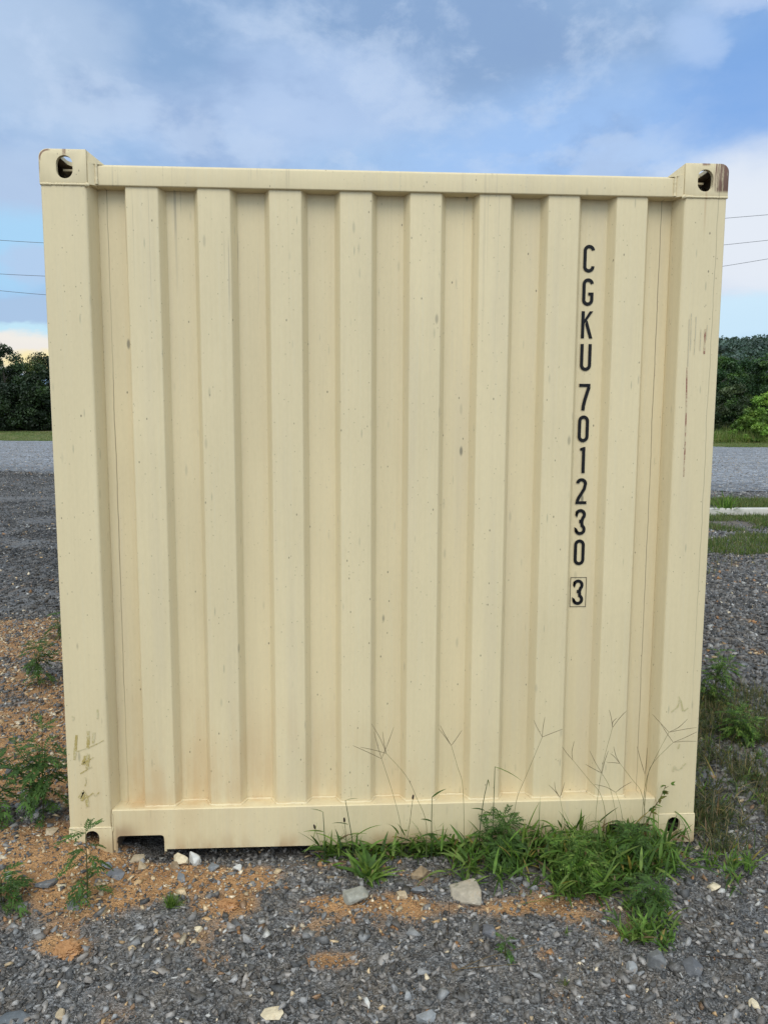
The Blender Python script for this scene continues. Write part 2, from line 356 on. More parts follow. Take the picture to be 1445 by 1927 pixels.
# ------------------------------------------------------------------ stones
def stone_templates(n, nv, flat, seed):
    r = np.random.default_rng(seed); out = []
    for _ in range(n):
        P = np.array([[a, b, c] for a in (-1, 1) for b in (-1, 1) for c in (-1, 1)][:nv], float)*.55+r.normal(0, .26, (nv, 3)); P *= r.uniform(.75, 1.2, (nv, 1))*np.array([1, r.uniform(.55, .9), r.uniform(*flat)])
        bm = bmesh.new()
        for p in P: bm.verts.new(p)
        bmesh.ops.convex_hull(bm, input=bm.verts); bmesh.ops.triangulate(bm, faces=bm.faces)
        for v in [v for v in bm.verts if not v.link_faces]: bm.verts.remove(v)
        bm.verts.index_update(); out.append((np.array([v.co[:] for v in bm.verts]), np.array([[v.index for v in f.verts] for f in bm.faces])))
        bm.free()
    return out
def rotmats(n, tilt, rng):
    a = rng.uniform(0, 2*math.pi, n); b = rng.normal(0, tilt, n); c = rng.normal(0, tilt, n)
    ca, sa, cb, sb, cg, sg = np.cos(a), np.sin(a), np.cos(b), np.sin(b), np.cos(c), np.sin(c)
    R = np.empty((n, 3, 3)); R[:, 0] = np.stack([ca*cb, ca*sb*sg-sa*cg, ca*sb*cg+sa*sg], -1); R[:, 1] = np.stack([sa*cb, sa*sb*sg+ca*cg, sa*sb*cg-ca*sg], -1); R[:, 2] = np.stack([-sb, cb*sg, cb*cg], -1)
    return R
TPL = stone_templates(26, 7, (.28, .62), 5)
def scatter(name, x, y, size, col, sink=.12, tilt=.5, rng=RNG):
    n = len(x); z = gh(x, y)+np.where(True, (fbm(x, y, 22, 1.7, 3)-.5)*.012, 0); which = rng.integers(0, len(TPL), n); R = rotmats(n, tilt, rng)
    Vs, Fs, Cs, o = [], [], [], 0
    for k, (tv, tf) in enumerate(TPL):
        s = np.where(which == k)[0]
        if not len(s): continue
        W = np.einsum('nij,vj->nvi', R[s], tv)*size[s][:, None, None]
        W[..., 0] += x[s][:, None]; W[..., 1] += y[s][:, None]; W[..., 2] += (z[s]+size[s]*sink)[:, None]
        Vs.append(W.reshape(-1, 3)); Fs.append((tf[None]+(np.arange(len(s))*len(tv))[:, None, None]+o).reshape(-1, 3)); Cs.append(np.repeat(col[s], len(tv), 0)); o += len(s)*len(tv)
    return mesh_obj(name, np.concatenate(Vs), np.concatenate(Fs), M_stone, cols=np.concatenate(Cs))
def stone_cols(n, d, rng, base=(.03, .17)):
    g = rng.uniform(0, 1, n)**1.5; g = base[0]+g*(base[1]-base[0]); wm = rng.uniform(-.04, .10, n); col = np.stack([g*(1.045+wm), g*1.0, g*(.965-wm*.9)], -1)
    u = rng.uniform(0, 1, n); col[u < .022] = np.array([.40, .385, .36])*rng.uniform(.7, 1.2, ((u < .022).sum(), 1))
    tan = rng.uniform(0, 1, n) < (.028+d*.50)
    pal = np.array([[.42, .27, .13], [.50, .37, .22], [.30, .15, .06], [.56, .46, .32], [.22, .13, .07]])
    col[tan] = pal[rng.integers(0, 5, tan.sum())]*rng.uniform(.7, 1.2, (tan.sum(), 1)); return col
def clear_of_box(x, y): return ~((x > .02) & (x < 2.42) & (y > .10) & (y < 6.1))
def field(name, x0, x1, y0, y1, dens, med, sig, mx, base=(.036, .20), dk=.45, label=None, cut=None, mn=.0025):
    n = int((x1-x0)*(y1-y0)*dens); x = RNG.uniform(x0, x1, n); y = RNG.uniform(y0, y1, n); d = dirt(x, y)
    keep = clear_of_box(x, y) & (RNG.uniform(0, 1, n) > d*dk)
    if cut is not None: keep &= cut(x, y)
    x, y, d = x[keep], y[keep], d[keep]; s = np.clip(np.exp(RNG.normal(math.log(med), sig, len(x))), mn, mx)
    s = np.where(d > .5, np.minimum(s*.8, mx*.7), s)
    o = scatter(name, x, y, s, stone_cols(len(x), d, RNG, base)); tag(o, label, 'gravel', kind='stuff'); return o
field('gravel', -.75, 3.3, -1.15, .22, 9500, .0052, .58, .018, dk=.25, label='fine grey crushed stone chips spread in front of the container')
field('gravel', -.75, 3.3, -1.15, .2, 1500, .0125, .40, .032, base=(.05, .30), dk=.05, label='larger angular grey stones strewn over the fine chips in front of the container')
field('gravel', 2.35, 8.2, .22, 9.2, 1900, .0175, .42, .045, base=(.035, .21), label='coarse grey crushed stone along the right side of the container', cut=lambda x, y: x < 4.0+.58*y)
field('gravel', 3.0, 12, 9.2, 15.5, 320, .018, .4, .04, base=(.05, .22), label='scattered grey stones among the weeds around the kerb')
field('gravel', -3.2, .02, .15, 3.9, 4600, .0105, .5, .034, dk=.12, base=(.05, .22), label='mixed grey and tan stones in orange clay left of the container')
field('gravel', -11, .02, 3.6, 23.5, 900, .015, .42, .04, base=(.018, .10), label='dark damp crushed stone further back on the left', cut=lambda x, y: (x > -.4-.45*(y+2.83)) & (x < 2.6-.367*(y+2.83)) & (RNG.uniform(0, 1, len(x)) < np.minimum(1, 9/y)))
field('gravel', 6, 34, 14.5, 52, 110, .026, .4, .05, base=(.10, .36), label='pale stones lying on the gravel lot at right', cut=lambda x, y: (x > .2+.43*(y+2.83)) & (x < 2.4+.56*(y+2.83)) & (RNG.uniform(0, 1, len(x)) < np.clip(1.15-y/48, 0, 1)))
field('gravel', -30, -4, 22, 64, 70, .030, .4, .05, base=(.08, .34), label='pale stones lying on the gravel lot at left', cut=lambda x, y: (x > -1-.45*(y+2.83)) & (x < 2.6-.367*(y+2.83)) & (RNG.uniform(0, 1, len(x)) < np.clip(1.4-y/50, 0, 1)))

# single rocks that can be told apart: px, py of the base centre, width, height in photo pixels, colour, label
GREY, TAN, CREAM, BROWN, PALE, CLAY = (.15, .15, .15), (.40, .31, .20), (.60, .50, .34), (.24, .17, .10), (.50, .49, .46), (.38, .19, .075)
ROCKS = [(883, 1700, 62, 46, (.36, .31, .24), 'large flat tan stone slab with a pointed top below the weeds', 'slab'),
 (670, 1704, 50, 34, (.26, .25, .21), 'rounded grey stone with a tan corner, below the broad leaved plantain', 'chunk'),
 (787, 1656, 36, 26, BROWN, 'brown angular stone with a pale face, between plantain and flat slab', 'chunk'),
 (364, 1626, 24, 32, PALE, 'pale grey upright block leaning at the sill beside cream stone', 'tall'),
 (336, 1626, 34, 26, CREAM, 'cream angular stone touching the pale upright block under the sill', 'chunk'),
 (330, 1636, 26, 16, BROWN, 'brown wedge stone under the cream angular stone by the sill', 'chunk'),
 (256, 1618, 30, 18, TAN, 'tan orange stone directly in front of the sill notch', 'chunk'),
 (263, 1635, 26, 18, TAN, 'tan stone one step nearer than the one at the sill notch', 'chunk'),
 (512, 1921, 38, 22, CREAM, 'cream yellow stone at the bottom edge of the gravel', 'slab'),
 (1240, 1828, 40, 36, GREY, 'grey stone block with white veins standing on edge at front right', 'tall'),
 (1305, 1836, 34, 30, (.10, .10, .105), 'dark grey block right of the white veined stone', 'chunk'),
 (1348, 1670, 28, 16, CREAM, 'small cream stone beside the right hand crabgrass clump', 'chunk'),
 (430, 1714, 38, 22, CLAY, 'lump of orange clay right of the small green tuft', 'clod'),
 (124, 1800, 44, 26, CLAY, 'lump of orange clay on grey gravel at lower left', 'clod'),
 (88, 1688, 36, 22, (.13, .13, .133), 'dark blue grey slab on the orange clay at left', 'slab'),
 (138, 1718, 22, 20, GREY, 'grey pointed stone below the small ragweed', 'tall'),
 (214, 1656, 34, 20, (.15, .15, .16), 'flat dark grey stone right of the small ragweed', 'slab'),
 (200, 1640, 20, 18, (.17, .18, .195), 'blue grey stone touching the small ragweed', 'chunk'),
 (98, 1606, 22, 16, TAN, 'square tan stone on the clay left of the bottom casting', 'chunk'),
 (116, 1686, 15, 10, CREAM, 'small cream pebble next to the dark blue grey slab', 'chunk'),
 (340, 1662, 15, 22, (.16, .17, .185), 'narrow blue grey stone pointing at the viewer below the cream stone', 'slab'),
 (405, 1638, 26, 16, (.17, .18, .19), 'blue grey stone lying right of the pale upright block', 'chunk'),
 (447, 1639, 17, 14, PALE, 'small whitish stone right of the blue grey one below the sill', 'chunk'),
 (787, 1688, 28, 22, (.16, .17, .185), 'blue grey block between tan pebble and flat slab', 'chunk'),
 (757, 1694, 20, 18, TAN, 'rounded tan pebble left of the blue grey block', 'chunk'),
 (632, 1655, 38, 12, BROWN, 'thin brown slab left of the plantain leaves', 'slab'),
 (1190, 1830, 20, 20, (.26, .26, .26), 'light grey triangular stone left of the white veined block', 'tall'),
 (922, 1766, 30, 26, (.11, .11, .12), 'dark stone with white vein in the middle of the gravel', 'chunk'),
 (803, 1925, 34, 22, (.24, .245, .25), 'light grey stone cut by the bottom edge right of the cream one', 'chunk'),
 (18, 1927, 60, 20, (.10, .11, .12), 'dark slab in the bottom left corner', 'slab'),
 (690, 1894, 12, 20, PALE, 'slim white pebble near the bottom middle', 'slab'),
 (110, 1922, 18, 20, TAN, 'square tan pebble near the bottom left corner', 'chunk'),
 (373, 1757, 14, 13, CREAM, 'round cream pebble on grey gravel below the small tuft', 'chunk'),
 (1422, 1902, 16, 18, CREAM, 'cream pebble near the bottom right corner', 'chunk')]
def rock(px, py, wpx, hpx, colr, label, shape, seed):
    r = np.random.default_rng(seed); p = at(px, py); d = np.linalg.norm(p-CAM); wd = wpx*d/FPX; hd = hpx*d/FPX
    bm = bmesh.new(); n = {'clod': 40, 'slab': 11}.get(shape, 13)
    P = r.normal(size=(n, 3)); P /= np.linalg.norm(P, axis=1)[:, None]; P = np.sign(P)*np.abs(P)**(.75 if shape != 'clod' else .95); P *= r.uniform(.85, 1.08, (n, 1))
    for q in P: bm.verts.new(q)
    bmesh.ops.convex_hull(bm, input=bm.verts)
    for v in [v for v in bm.verts if not v.link_faces]: bm.verts.remove(v)
    bmesh.ops.bevel(bm, geom=list(bm.edges), offset=.07, segments=1, affect='EDGES', clamp_overlap=True)
    bmesh.ops.triangulate(bm, faces=bm.faces); bmesh.ops.subdivide_edges(bm, edges=bm.edges, cuts=3 if shape == 'clod' else 1, use_grid_fill=True)
    for v in bm.verts:
        k = .06*(vnoise(v.co.x*3+9, v.co.y*3+v.co.z*2+5, 1, seed)-.5)*(3 if shape == 'clod' else 1)+(.55*(vnoise(v.co.x*9+3, v.co.y*9+v.co.z*7, 1, seed)-.5)+.25*(vnoise(v.co.x*23, v.co.y*23+v.co.z*19, 1, seed)-.5) if shape == 'clod' else 0); v.co *= 1+k
    zz = {'slab': .55, 'tall': 1.0, 'chunk': .75, 'clod': .6}[shape]
    dep = {'slab': hd*.85, 'tall': hd*.45, 'chunk': hd*.6, 'clod': hd*.7}[shape]; ht = {'slab': hd*.30, 'tall': hd*.55, 'chunk': hd*.42, 'clod': hd*.32}[shape]
    a = r.uniform(-.35, .35)
    bmesh.ops.transform(bm, matrix=Matrix.Rotation(a, 4, 'Z') @ Matrix.Rotation(r.uniform(-.15, .25), 4, 'X') @ Matrix.Diagonal((wd/2, dep, ht, 1)), verts=bm.verts)
    me = bpy.data.meshes.new('rock'); bm.to_mesh(me); bm.free()
    ca = me.color_attributes.new('tint', 'FLOAT_COLOR', 'POINT')
    for i in range(len(me.vertices)): ca.data[i].color = (*colr, 1)
    me.materials.append(M_rock); o = bpy.data.objects.new('dirt_clod' if shape == 'clod' else 'rock', me); C.objects.link(o)
    q = at(px, py); q = q + np.array([0, dep*.5, 0]); o.location = (q[0], q[1], float(gh(q[0], q[1]))+ht*.35)
    tag(o, label, 'clay lump' if shape == 'clod' else 'rock', 'loose rocks in the gravel')
for i, a in enumerate(ROCKS): rock(*a, 100+i)

# ------------------------------------------------------------------ container
CO = np.array([1.219, 3.03, 0])
def m_paint(t, b):
    P = t.vm('ADD', t.node('ShaderNodeTexCoord').outputs['Object'], tuple(CO)); x, y, z = t.sep(P)[:3]
    base = (.635, .525, .322)
    n, _ = t.noise(t.mapping(P, scale=(1, 1, .35)), 2.2, 4); st, _ = t.noise(t.mapping(P, scale=(60, 60, 1.1)), 1.6, 4, .6); fine, _ = t.noise(t.mapping(P, scale=(1, 1, .5)), 90, 3)
    k = t.m('MULTIPLY', t.mr(n, .3, .7, .92, 1.05, False), t.mr(st, .3, .7, .965, 1.025, False)); k = t.m('MULTIPLY', k, t.mr(fine, .3, .7, .98, 1.02, False))
    c = t.mix(1.0, base, t.comb(k, k, k), 'MULTIPLY')
    # greyish weathered film in long vertical bands
    c = t.mix(t.m('MULTIPLY', t.mr(st, .50, .72), .14), c, (.44, .42, .33)); hz, _ = t.noise(t.mapping(P, loc=(5, 2, 1), scale=(9, 9, .5)), 1.3, 4); c = t.mix(t.m('MULTIPLY', t.mr(hz, .50, .70), .20), c, (.47, .40, .30))
    # specks and short drip marks
    def specks(scale, sz, thr, amt, colr, off, dens=.45):
        nonlocal c
        v, vc = t.voro(t.mapping(P, loc=off, scale=(1, 1, sz)), scale); r = t.sep(vc)
        on = t.m('MULTIPLY', t.mr(v, thr, thr*.35), t.mr(r[0], dens, dens+.06)); on = t.m('MULTIPLY', on, t.mr(r[1], 0, 1, .3, 1, False))
        c = t.mix(t.m('MULTIPLY', on, amt), c, colr)
    specks(26, .6, .095, .85, (.13, .105, .065), (0, 0, 0)); specks(17, .25, .12, .6, (.27, .24, .16), (3.3, 1, 2), .30); specks(31, .18, .13, .5, (.30, .27, .18), (2.2, 6, 5), .45); specks(10, .35, .085, .9, (.12, .11, .08), (1.3, 4, 7)); specks(55, .8, .16, .75, (.22, .18, .11), (7, 2, 1))
    # grey rain streaks running down from the header
    s1, _ = t.noise(t.mapping(P, scale=(75, 20, .8)), 1.0, 2, .5); s2, _ = t.noise(t.mapping(P, scale=(2.2, 1, 1.5)), 1.6, 2)
    dr = t.m('MULTIPLY', t.mr(s1, .62, .70), t.mr(z, 1.5, 2.5)); dr = t.m('MULTIPLY', dr, t.mr(s2, .45, .62)); left = t.mr(x, 1.3, .5, .3, 1)
    c = t.mix(t.m('MULTIPLY', t.m('MULTIPLY', dr, left), .5), c, (.20, .17, .14))
    # clay dust splashed over the foot of the wall
    dn, _ = t.noise(t.mapping(P, scale=(1, 1, .5)), 7, 5); dn2, _ = t.noise(t.mapping(P, scale=(14, 14, 1.2)), 2, 3)
    du = t.m('MULTIPLY', t.mr(z, .75, .16), t.mr(t.m('ADD', dn, t.m('MULTIPLY', t.m('SUBTRACT', dn2, .5), .6)), .34, .75)); du = t.m('MULTIPLY', du, t.mr(x, 1.5, .15, .3, 1)); du = t.m('MULTIPLY', du, t.mr(y, .0, .04, .3, 1))
    c = t.mix(t.m('MULTIPLY', du, .62), c, (.50, .31, .14))
    d2 = t.m('MULTIPLY', t.mr(z, .10, .02), t.mr(dn, .40, .62)); c = t.mix(t.m('MULTIPLY', d2, .55), c, (.36, .20, .09))
    sm = t.m('MULTIPLY', t.m('MULTIPLY', t.mr(x, .165, .18), t.mr(x, .30, .19)), t.m('MULTIPLY', t.mr(z, .15, .09), t.mr(dn, .40, .60))); c = t.mix(t.m('MULTIPLY', sm, .6), c, (.26, .15, .08))
    # rusty lap seams in the two outer recesses
    wob, _ = t.noise(t.mapping(P, scale=(0, 0, 1)), 5, 3)
    for xs in (.205, 2.226):
        dx = t.m('ABSOLUTE', t.m('SUBTRACT', t.m('ADD', x, t.m('MULTIPLY', t.m('SUBTRACT', wob, .5), .012)), xs))
        q = t.m('MULTIPLY', t.mr(dx, .0022, .0008), t.mr(y, .04, .06)); q = t.m('MULTIPLY', q, t.mr(n, .35, .6, .35, .9)); c = t.mix(t.m('MULTIPLY', q, .8), c, (.13, .085, .05))
    # thin run of dirty water down the right post
    dx = t.m('ABSOLUTE', t.m('SUBTRACT', t.m('ADD', x, t.m('MULTIPLY', t.m('SUBTRACT', wob, .5), .02)), 2.404)); q = t.m('MULTIPLY', t.mr(dx, .002, .0006), t.mr(y, .01, -.001)); q = t.m('MULTIPLY', q, t.mr(z, .2, 1.2)); c = t.mix(t.m('MULTIPLY', q, .5), c, (.2, .16, .1))
    # rust: outer edge of the right top casting, rim of the left one, drip over the left hole
    rs, _ = t.noise(t.mapping(P, scale=(110, 60, 7)), 1.2, 5, .7); rn, _ = t.noise(P, 60, 4, .7)
    rr = t.m('ADD', t.mr(x, 2.372, 2.436, -.1, 1.25, False), t.m('MULTIPLY', t.m('SUBTRACT', rs, .5), 3.2)); rr = t.m('MULTIPLY', t.mr(rr, .08, .85), t.mr(z, 2.485, 2.50)); rr = t.m('MULTIPLY', rr, t.mr(x, 2.355, 2.38)); rr = t.m('MULTIPLY', rr, t.mr(y, .12, .05))
    c = t.mix(t.m('MULTIPLY', rr, .95), c, t.mix(rs, (.028, .008, .006), (.17, .055, .028)))
    q = t.m('MULTIPLY', t.mr(t.m('ABSOLUTE', t.m('SUBTRACT', x, .088)), .009, .002), t.mr(z, 2.562, 2.58)); q = t.m('MAXIMUM', q, t.m('MULTIPLY', t.mr(t.m('ABSOLUTE', t.m('SUBTRACT', x, 2.352)), .018, .010), t.mr(z, 2.578, 2.588)))
    lx = t.m('SUBTRACT', x, .034); lz = t.m('SUBTRACT', z, 2.557); rad = t.m('SQRT', t.m('ADD', t.m('MULTIPLY', lx, lx), t.m('MULTIPLY', lz, lz)))
    rim = t.m('MULTIPLY', t.mr(t.m('ABSOLUTE', t.m('SUBTRACT', rad, .029)), .0045, .001), t.m('MULTIPLY', t.mr(lx, .012, -.002), t.mr(lz, -.01, .002))); edge = t.m('MULTIPLY', t.mr(x, .006, .001), t.m('MULTIPLY', t.mr(z, 2.50, 2.53), t.mr(rs, .42, .5)))
    q = t.m('MAXIMUM', q, t.m('MAXIMUM', rim, edge)); q = t.m('MULTIPLY', q, t.mr(y, .1, .03)); c = t.mix(t.m('MULTIPLY', q, t.mr(rn, .3, .6, .5, .95)), c, (.15, .055, .025))
    # faint rust tear under the right hole
    q = t.m('MULTIPLY', t.mr(t.m('ABSOLUTE', t.m('SUBTRACT', x, 2.357)), .006, .001), t.m('MULTIPLY', t.mr(z, 2.30, 2.44), t.mr(z, 2.52, 2.48))); c = t.mix(t.m('MULTIPLY', q, .35), c, (.38, .22, .10))
    t.set(b.inputs['Base Color'], c)
    t.set(b.inputs['Roughness'], t.mr(n, .3, .7, .42, .56, False))
    wavy, _ = t.noise(t.mapping(P, scale=(1, 1, .25)), 9, 2); t.set(b.inputs['Normal'], t.bump(t.m('ADD', wavy, t.m('MULTIPLY', fine, .05)), .18, .01))
M_paint = material('cream container paint', m_paint, .5)
def m_black(t, b):
    P = t.node('ShaderNodeTexCoord').outputs['Object']; n, _ = t.noise(P, 30, 4); t.set(b.inputs['Base Color'], t.mix(n, (.005, .005, .006), (.011, .011, .013))); b.inputs['Specular IOR Level'].default_value = .18
M_black = material('black vinyl lettering', m_black, .55)
def m_scrawl(colr, amt):
    def f(t, b):
        P = t.node('ShaderNodeTexCoord').outputs['Object']; n, _ = t.noise(P, 160, 3, .7); n2, _ = t.noise(P, 45, 3)
        t.set(b.inputs['Base Color'], t.mix(t.m('MULTIPLY', t.mr(t.m('ADD', t.m('MULTIPLY', n, .5), t.m('MULTIPLY', n2, .5)), .40, .58, .1, 1), amt), (.555, .475, .30), colr))
    return f
M_scrawl = material('ochre scrawl', m_scrawl((.36, .27, .08), .95), .7); M_faint = material('faint scrawl', m_scrawl((.42, .36, .17), .8), .7)
M_scratch = material('red brown scratch', m_scrawl((.22, .07, .05), 1.0), .7); M_greyscuff = material('grey scuff', m_scrawl((.40, .36, .27), .75), .7)
def m_dark(t, b):
    P = t.node('ShaderNodeTexCoord').outputs['Object']; n, _ = t.noise(P, 12, 5); t.set(b.inputs['Base Color'], t.mix(n, (.03, .025, .02), (.16, .11, .07)))
M_inside = material('dirty steel and painted inside shade', m_dark, .9)

box = empty('shipping_container', tuple(CO), 'cream steel shipping container with black serial lettering on its ribbed end wall', 'container')
Wd, Ht, Ln = 2.438, 2.591, 6.058
YR, YF = .030, .076                       # outer ribs and recess floor of the end wall
def part(name, bm, mat=None, parent=None, sa=.6): return bm_obj(name, bm, mat or M_paint, parent or box, CO, sa)
# end wall: one corrugated sheet
ends = [(.150, YF), (.272, YF)]
for k in range(8):
    a = .2815+.2515*k; ends += [(a, YR), (a+.1135, YR)]
    b_ = a+.1135+.020; ends += [(b_, YF), (a+.2515-.020 if k < 7 else 2.30, YF)]
def corrugated(pts, z0, z1, name, flip=False, nz=70, mat=None, horiz=False, warp=.0030):
    pr = np.array(fillet(pts, .007, 3, closed=False)); zs = np.linspace(z0, z1, nz); V = []
    for zz in zs:
        for q in pr: V.append((q[0], q[1]+warp*2*(fbm(q[0], zz, 2.4, 4.4, 3)-.5), zz))
    n = len(pr); ii = np.arange(n*nz).reshape(nz, n); F = np.stack([ii[:-1, :-1], ii[:-1, 1:], ii[1:, 1:], ii[1:, :-1]], -1).reshape(-1, 4)
    return np.array(V), F, pr
V, F, PR = corrugated(ends, .165, 2.50, 'end_wall')
mesh_obj('end_wall', V, F, M_paint, box, True, origin=CO)
# posts: folded section, front face flush with the corner, return running back to the sheet
for sgn in (0, 1):
    X_ = (lambda v: v) if sgn == 0 else (lambda v: Wd-v)
    pr = [(.003, .0), (.157, .0), (.174, .070), (.174, .10), (.150, .10), (.142, .02), (.02, .02), (.02, .16), (.003, .16)]
    pf = fillet(pr, [.006, .011, .01, 0, 0, .006, .006, 0, 0], 5); pf = [(X_(q[0]), q[1]) for q in pf]
    part('corner_post', prism(pf, 'z', .114, 2.477), sa=.5)
for x0, x1 in ((.003, .12), (Wd-.12, Wd-.003)): part('corner_post', box_bm(x0, x1, Ln-.14, Ln-.002, .114, 2.477, .006))
# header and sill
prh = fillet([(.020, 2.478), (.020, 2.549), (.085, 2.553), (.085, 2.538), (.034, 2.535), (.034, 2.494), (.090, 2.494), (.090, 2.478)], [.004, .010, 0, 0, 0, 0, 0, .002], 5)
hb = prism(prh, 'x', .1625, Wd-.1625); part('header_rail', hb)
def sill_front():                        # front plate of the sill with its two notches
    n = [(.164, .022), (.174, .022), (.178, .080), (.356, .080), (.360, .022), (Wd-.360, .022), (Wd-.356, .080), (Wd-.178, .080), (Wd-.174, .022), (Wd-.164, .022), (Wd-.164, .181), (.164, .181)]
    return fillet(n, [0, 0, .016, .016, 0, 0, .016, .016, 0, 0, 0, 0], 5)
sf = sill_front(); bm = prism(sf, 'y', .004, .018)
part('sill_rail', bm, sa=.3)
pt = fillet([(.0041, .168), (.0041, .1835), (.080, .1835), (.080, .17), (.03, .168)], [0, .013, 0, 0, 0], 6)
part('sill_cap', prism(pt, 'x', .162, Wd-.162))
for xa, xb in ((.174, .360), (Wd-.360, Wd-.174)):      # folded lip round each notch, and the pocket behind it
    V = []; pth = [(xa, .010, .012), (xa+.002, .010, .070), (xa+.014, .010, .0825), (xb-.014, .010, .0825), (xb-.002, .010, .070), (xb, .010, .012)]
    V, F = tube(spline(pth, 26), .0055, 6); mesh_obj('notch_lip', V, F, M_paint, box, True, origin=CO)
    part('notch_pocket', prism(fillet([(xa-.004, .0), (xa-.004, .09), (xb+.004, .09), (xb+.004, .0), (xb+.001, .0), (xb+.001, .086), (xa-.001, .086), (xa-.001, .0)], 0), 'y', .020, .40), M_inside)
# corner castings: hollow blocks with their oval holes cut through
def stadium(cx, cz, w_, h_, n=14):
    r = w_/2; s = (h_-w_)/2
    return [(cx+r*math.cos(math.pi*k/n), cz+s+r*math.sin(math.pi*k/n)) for k in range(n+1)]+[(cx-r*math.cos(math.pi*k/n), cz-s-r*math.sin(math.pi*k/n)) for k in range(n+1)]
def casting(xs, ys, top):
    x0, x1 = (0, .162) if xs == 0 else (Wd-.162, Wd); y0, y1 = (-.003, .175) if ys == 0 else (Ln-.175, Ln+.003)
    z0, z1 = (2.473, Ht) if top else (0, .118); xo, xi = (x0, x1) if xs == 0 else (x1, x0)
    rr = .030; zt, zb = (z1, z0) if top else (z0, z1)
    pr = fillet([(xi, zb), (xo, zb), (xo, zt), (xi, zt)], [0, 0, rr if top else .008, 0], 6)
    solid = prism(pr, 'y', y0, y1); bevel_all(solid, .0035, 2, .9)
    def ob(bm):
        bmesh.ops.recalc_face_normals(bm, faces=bm.faces); me = bpy.data.meshes.new('tmp'); bm.to_mesh(me); bm.free(); o = bpy.data.objects.new('tmp', me); C.objects.link(o); return o
    so_ = ob(solid); cut = []
    sx = 1 if xs == 0 else -1
    cut.append(ob(box_bm(x0+.012, x1-.012, y0+.016, y1-.012, z0+.014, z1-.014)))
    hx = xo+sx*.087; hz = z0+.058 if top else .0715
    cut.append(ob(prism(stadium(hx, hz, .056 if top else .053, .077 if top else .071), 'y', y0-.02, y0+.03) if ys == 0 else prism(stadium(hx, hz, .054, .077), 'y', y1-.03, y1+.02)))
    cy = y0+.09; cut.append(ob(prism(stadium(hx, cy, .062, .118), 'z', z1-.03 if top else z0-.02, z1+.02 if top else z0+.03)))
    cut.append(ob(prism([(q[0], q[1]) for q in stadium(y0+.09, hz, .06, .079)], 'x', min(xo-sx*.02, xo+sx*.03), max(xo-sx*.02, xo+sx*.03))))
    for c_ in cut:
        md = so_.modifiers.new('cut', 'BOOLEAN'); md.operation = 'DIFFERENCE'; md.object = c_; md.solver = 'EXACT'
    dg = bpy.context.evaluated_depsgraph_get(); dg.update(); me = bpy.data.meshes.new_from_object(so_.evaluated_get(dg))
    bm = bmesh.new(); bm.from_mesh(me); bpy.data.meshes.remove(me)
    for o_ in [so_]+cut:
        mm = o_.data; bpy.data.objects.remove(o_); bpy.data.meshes.remove(mm)
    o_ = part('corner_casting', bm, sa=.45); o_.data.materials.append(M_inside)
    for pl in o_.data.polygons:
        c_ = pl.center+Vector(CO)
        if x0+.010 < c_.x < x1-.010 and y0+.014 < c_.y < y1-.010 and z0+.012 < c_.z < z1-.012: pl.material_index = 1  # inner faces coloured dark, painting the shade inside the holes
    return o_
for xs in (0, 1):
    for ys in (0, 1):
        for tp in (True, False): casting(xs, ys, tp)
# gussets between the castings and the header
for sgn in (0, 1):
    X_ = (lambda v: v) if sgn == 0 else (lambda v: Wd-v)
    bm = bmesh.new(); q = [(X_(.1622), .006, 2.5885), (X_(.1622), .006, 2.5475), (X_(.216), .024, 2.5475), (X_(.1622), .12, 2.5885), (X_(.1622), .12, 2.5475), (X_(.216), .12, 2.5475)]
    v = [bm.verts.new(p) for p in q]
    for f in ((0, 1, 2), (3, 5, 4), (0, 2, 5, 3), (1, 4, 5, 2), (0, 3, 4, 1)): bm.faces.new([v[i] for i in f])
    bevel_all(bm, .003, 2); part('gusset_plate', bm)
    q = fillet([(X_(.1622), .0), (X_(.187), .019), (X_(.187), .06), (X_(.1622), .06)], [.002, .004, 0, 0], 3); part('corner_fillet', prism(q, 'z', 2.4765, 2.5516))
# weld beads
def bead(name, pts, r, n=60):
    p = spline(pts, n); rr = r*(1+.45*(np.array([vnoise(i*.9, 3.3, 1, pts[0][0]*7) for i in range(n)])-.5)); p = p+RNG.normal(0, r*.06, p.shape)
    V, F = tube(p, rr, 7); return mesh_obj(name, V, F, M_paint, box, True, origin=CO)
for x0, x1 in ((.002, .160), (Wd-.160, Wd-.002)):
    bead('weld_bead', [(x0, -.0005, 2.4735), (x1, -.0005, 2.4735)], .0048); bead('weld_bead', [(x0, .0005, .1175), (x1, .0005, .1175)], .0042)
for xx in (.163, Wd-.163):
    V, F = tube([(xx-.006, .0, 2.472), (xx-.001, -.004, 2.472), (xx+.005, .0, 2.472)], [.004, .0095, .004], 8); mesh_obj('weld_bead', V, F, M_paint, box, True, origin=CO)
    s = 1 if xx < 1 else -1; bead('weld_bead', [(xx+s*.0255, .0195, 2.480), (xx+s*.0250, .0195, 2.549)], .0058, 16)
    bead('weld_bead', [(xx+s*.0005, .003, .10), (xx+s*.0005, .003, .172)], .003, 24)
bp = [(q[0], q[1]-.003, .1845) for q in PR if .165 < q[0] < Wd-.165]
dense = []
for a, b_ in zip(bp[:-1], bp[1:]):
    L = math.dist(a, b_); k = max(1, int(L/.009)); dense += [tuple(np.array(a)+(np.array(b_)-np.array(a))*i/k) for i in range(k)]
dense = np.array(dense); dense[:, 2] += RNG.normal(0, .0006, len(dense))
V, F = tube(dense, .0052*(1+.35*(RNG.random(len(dense))-.5)), 7); mesh_obj('weld_bead', V, F, M_paint, box, True, origin=CO)
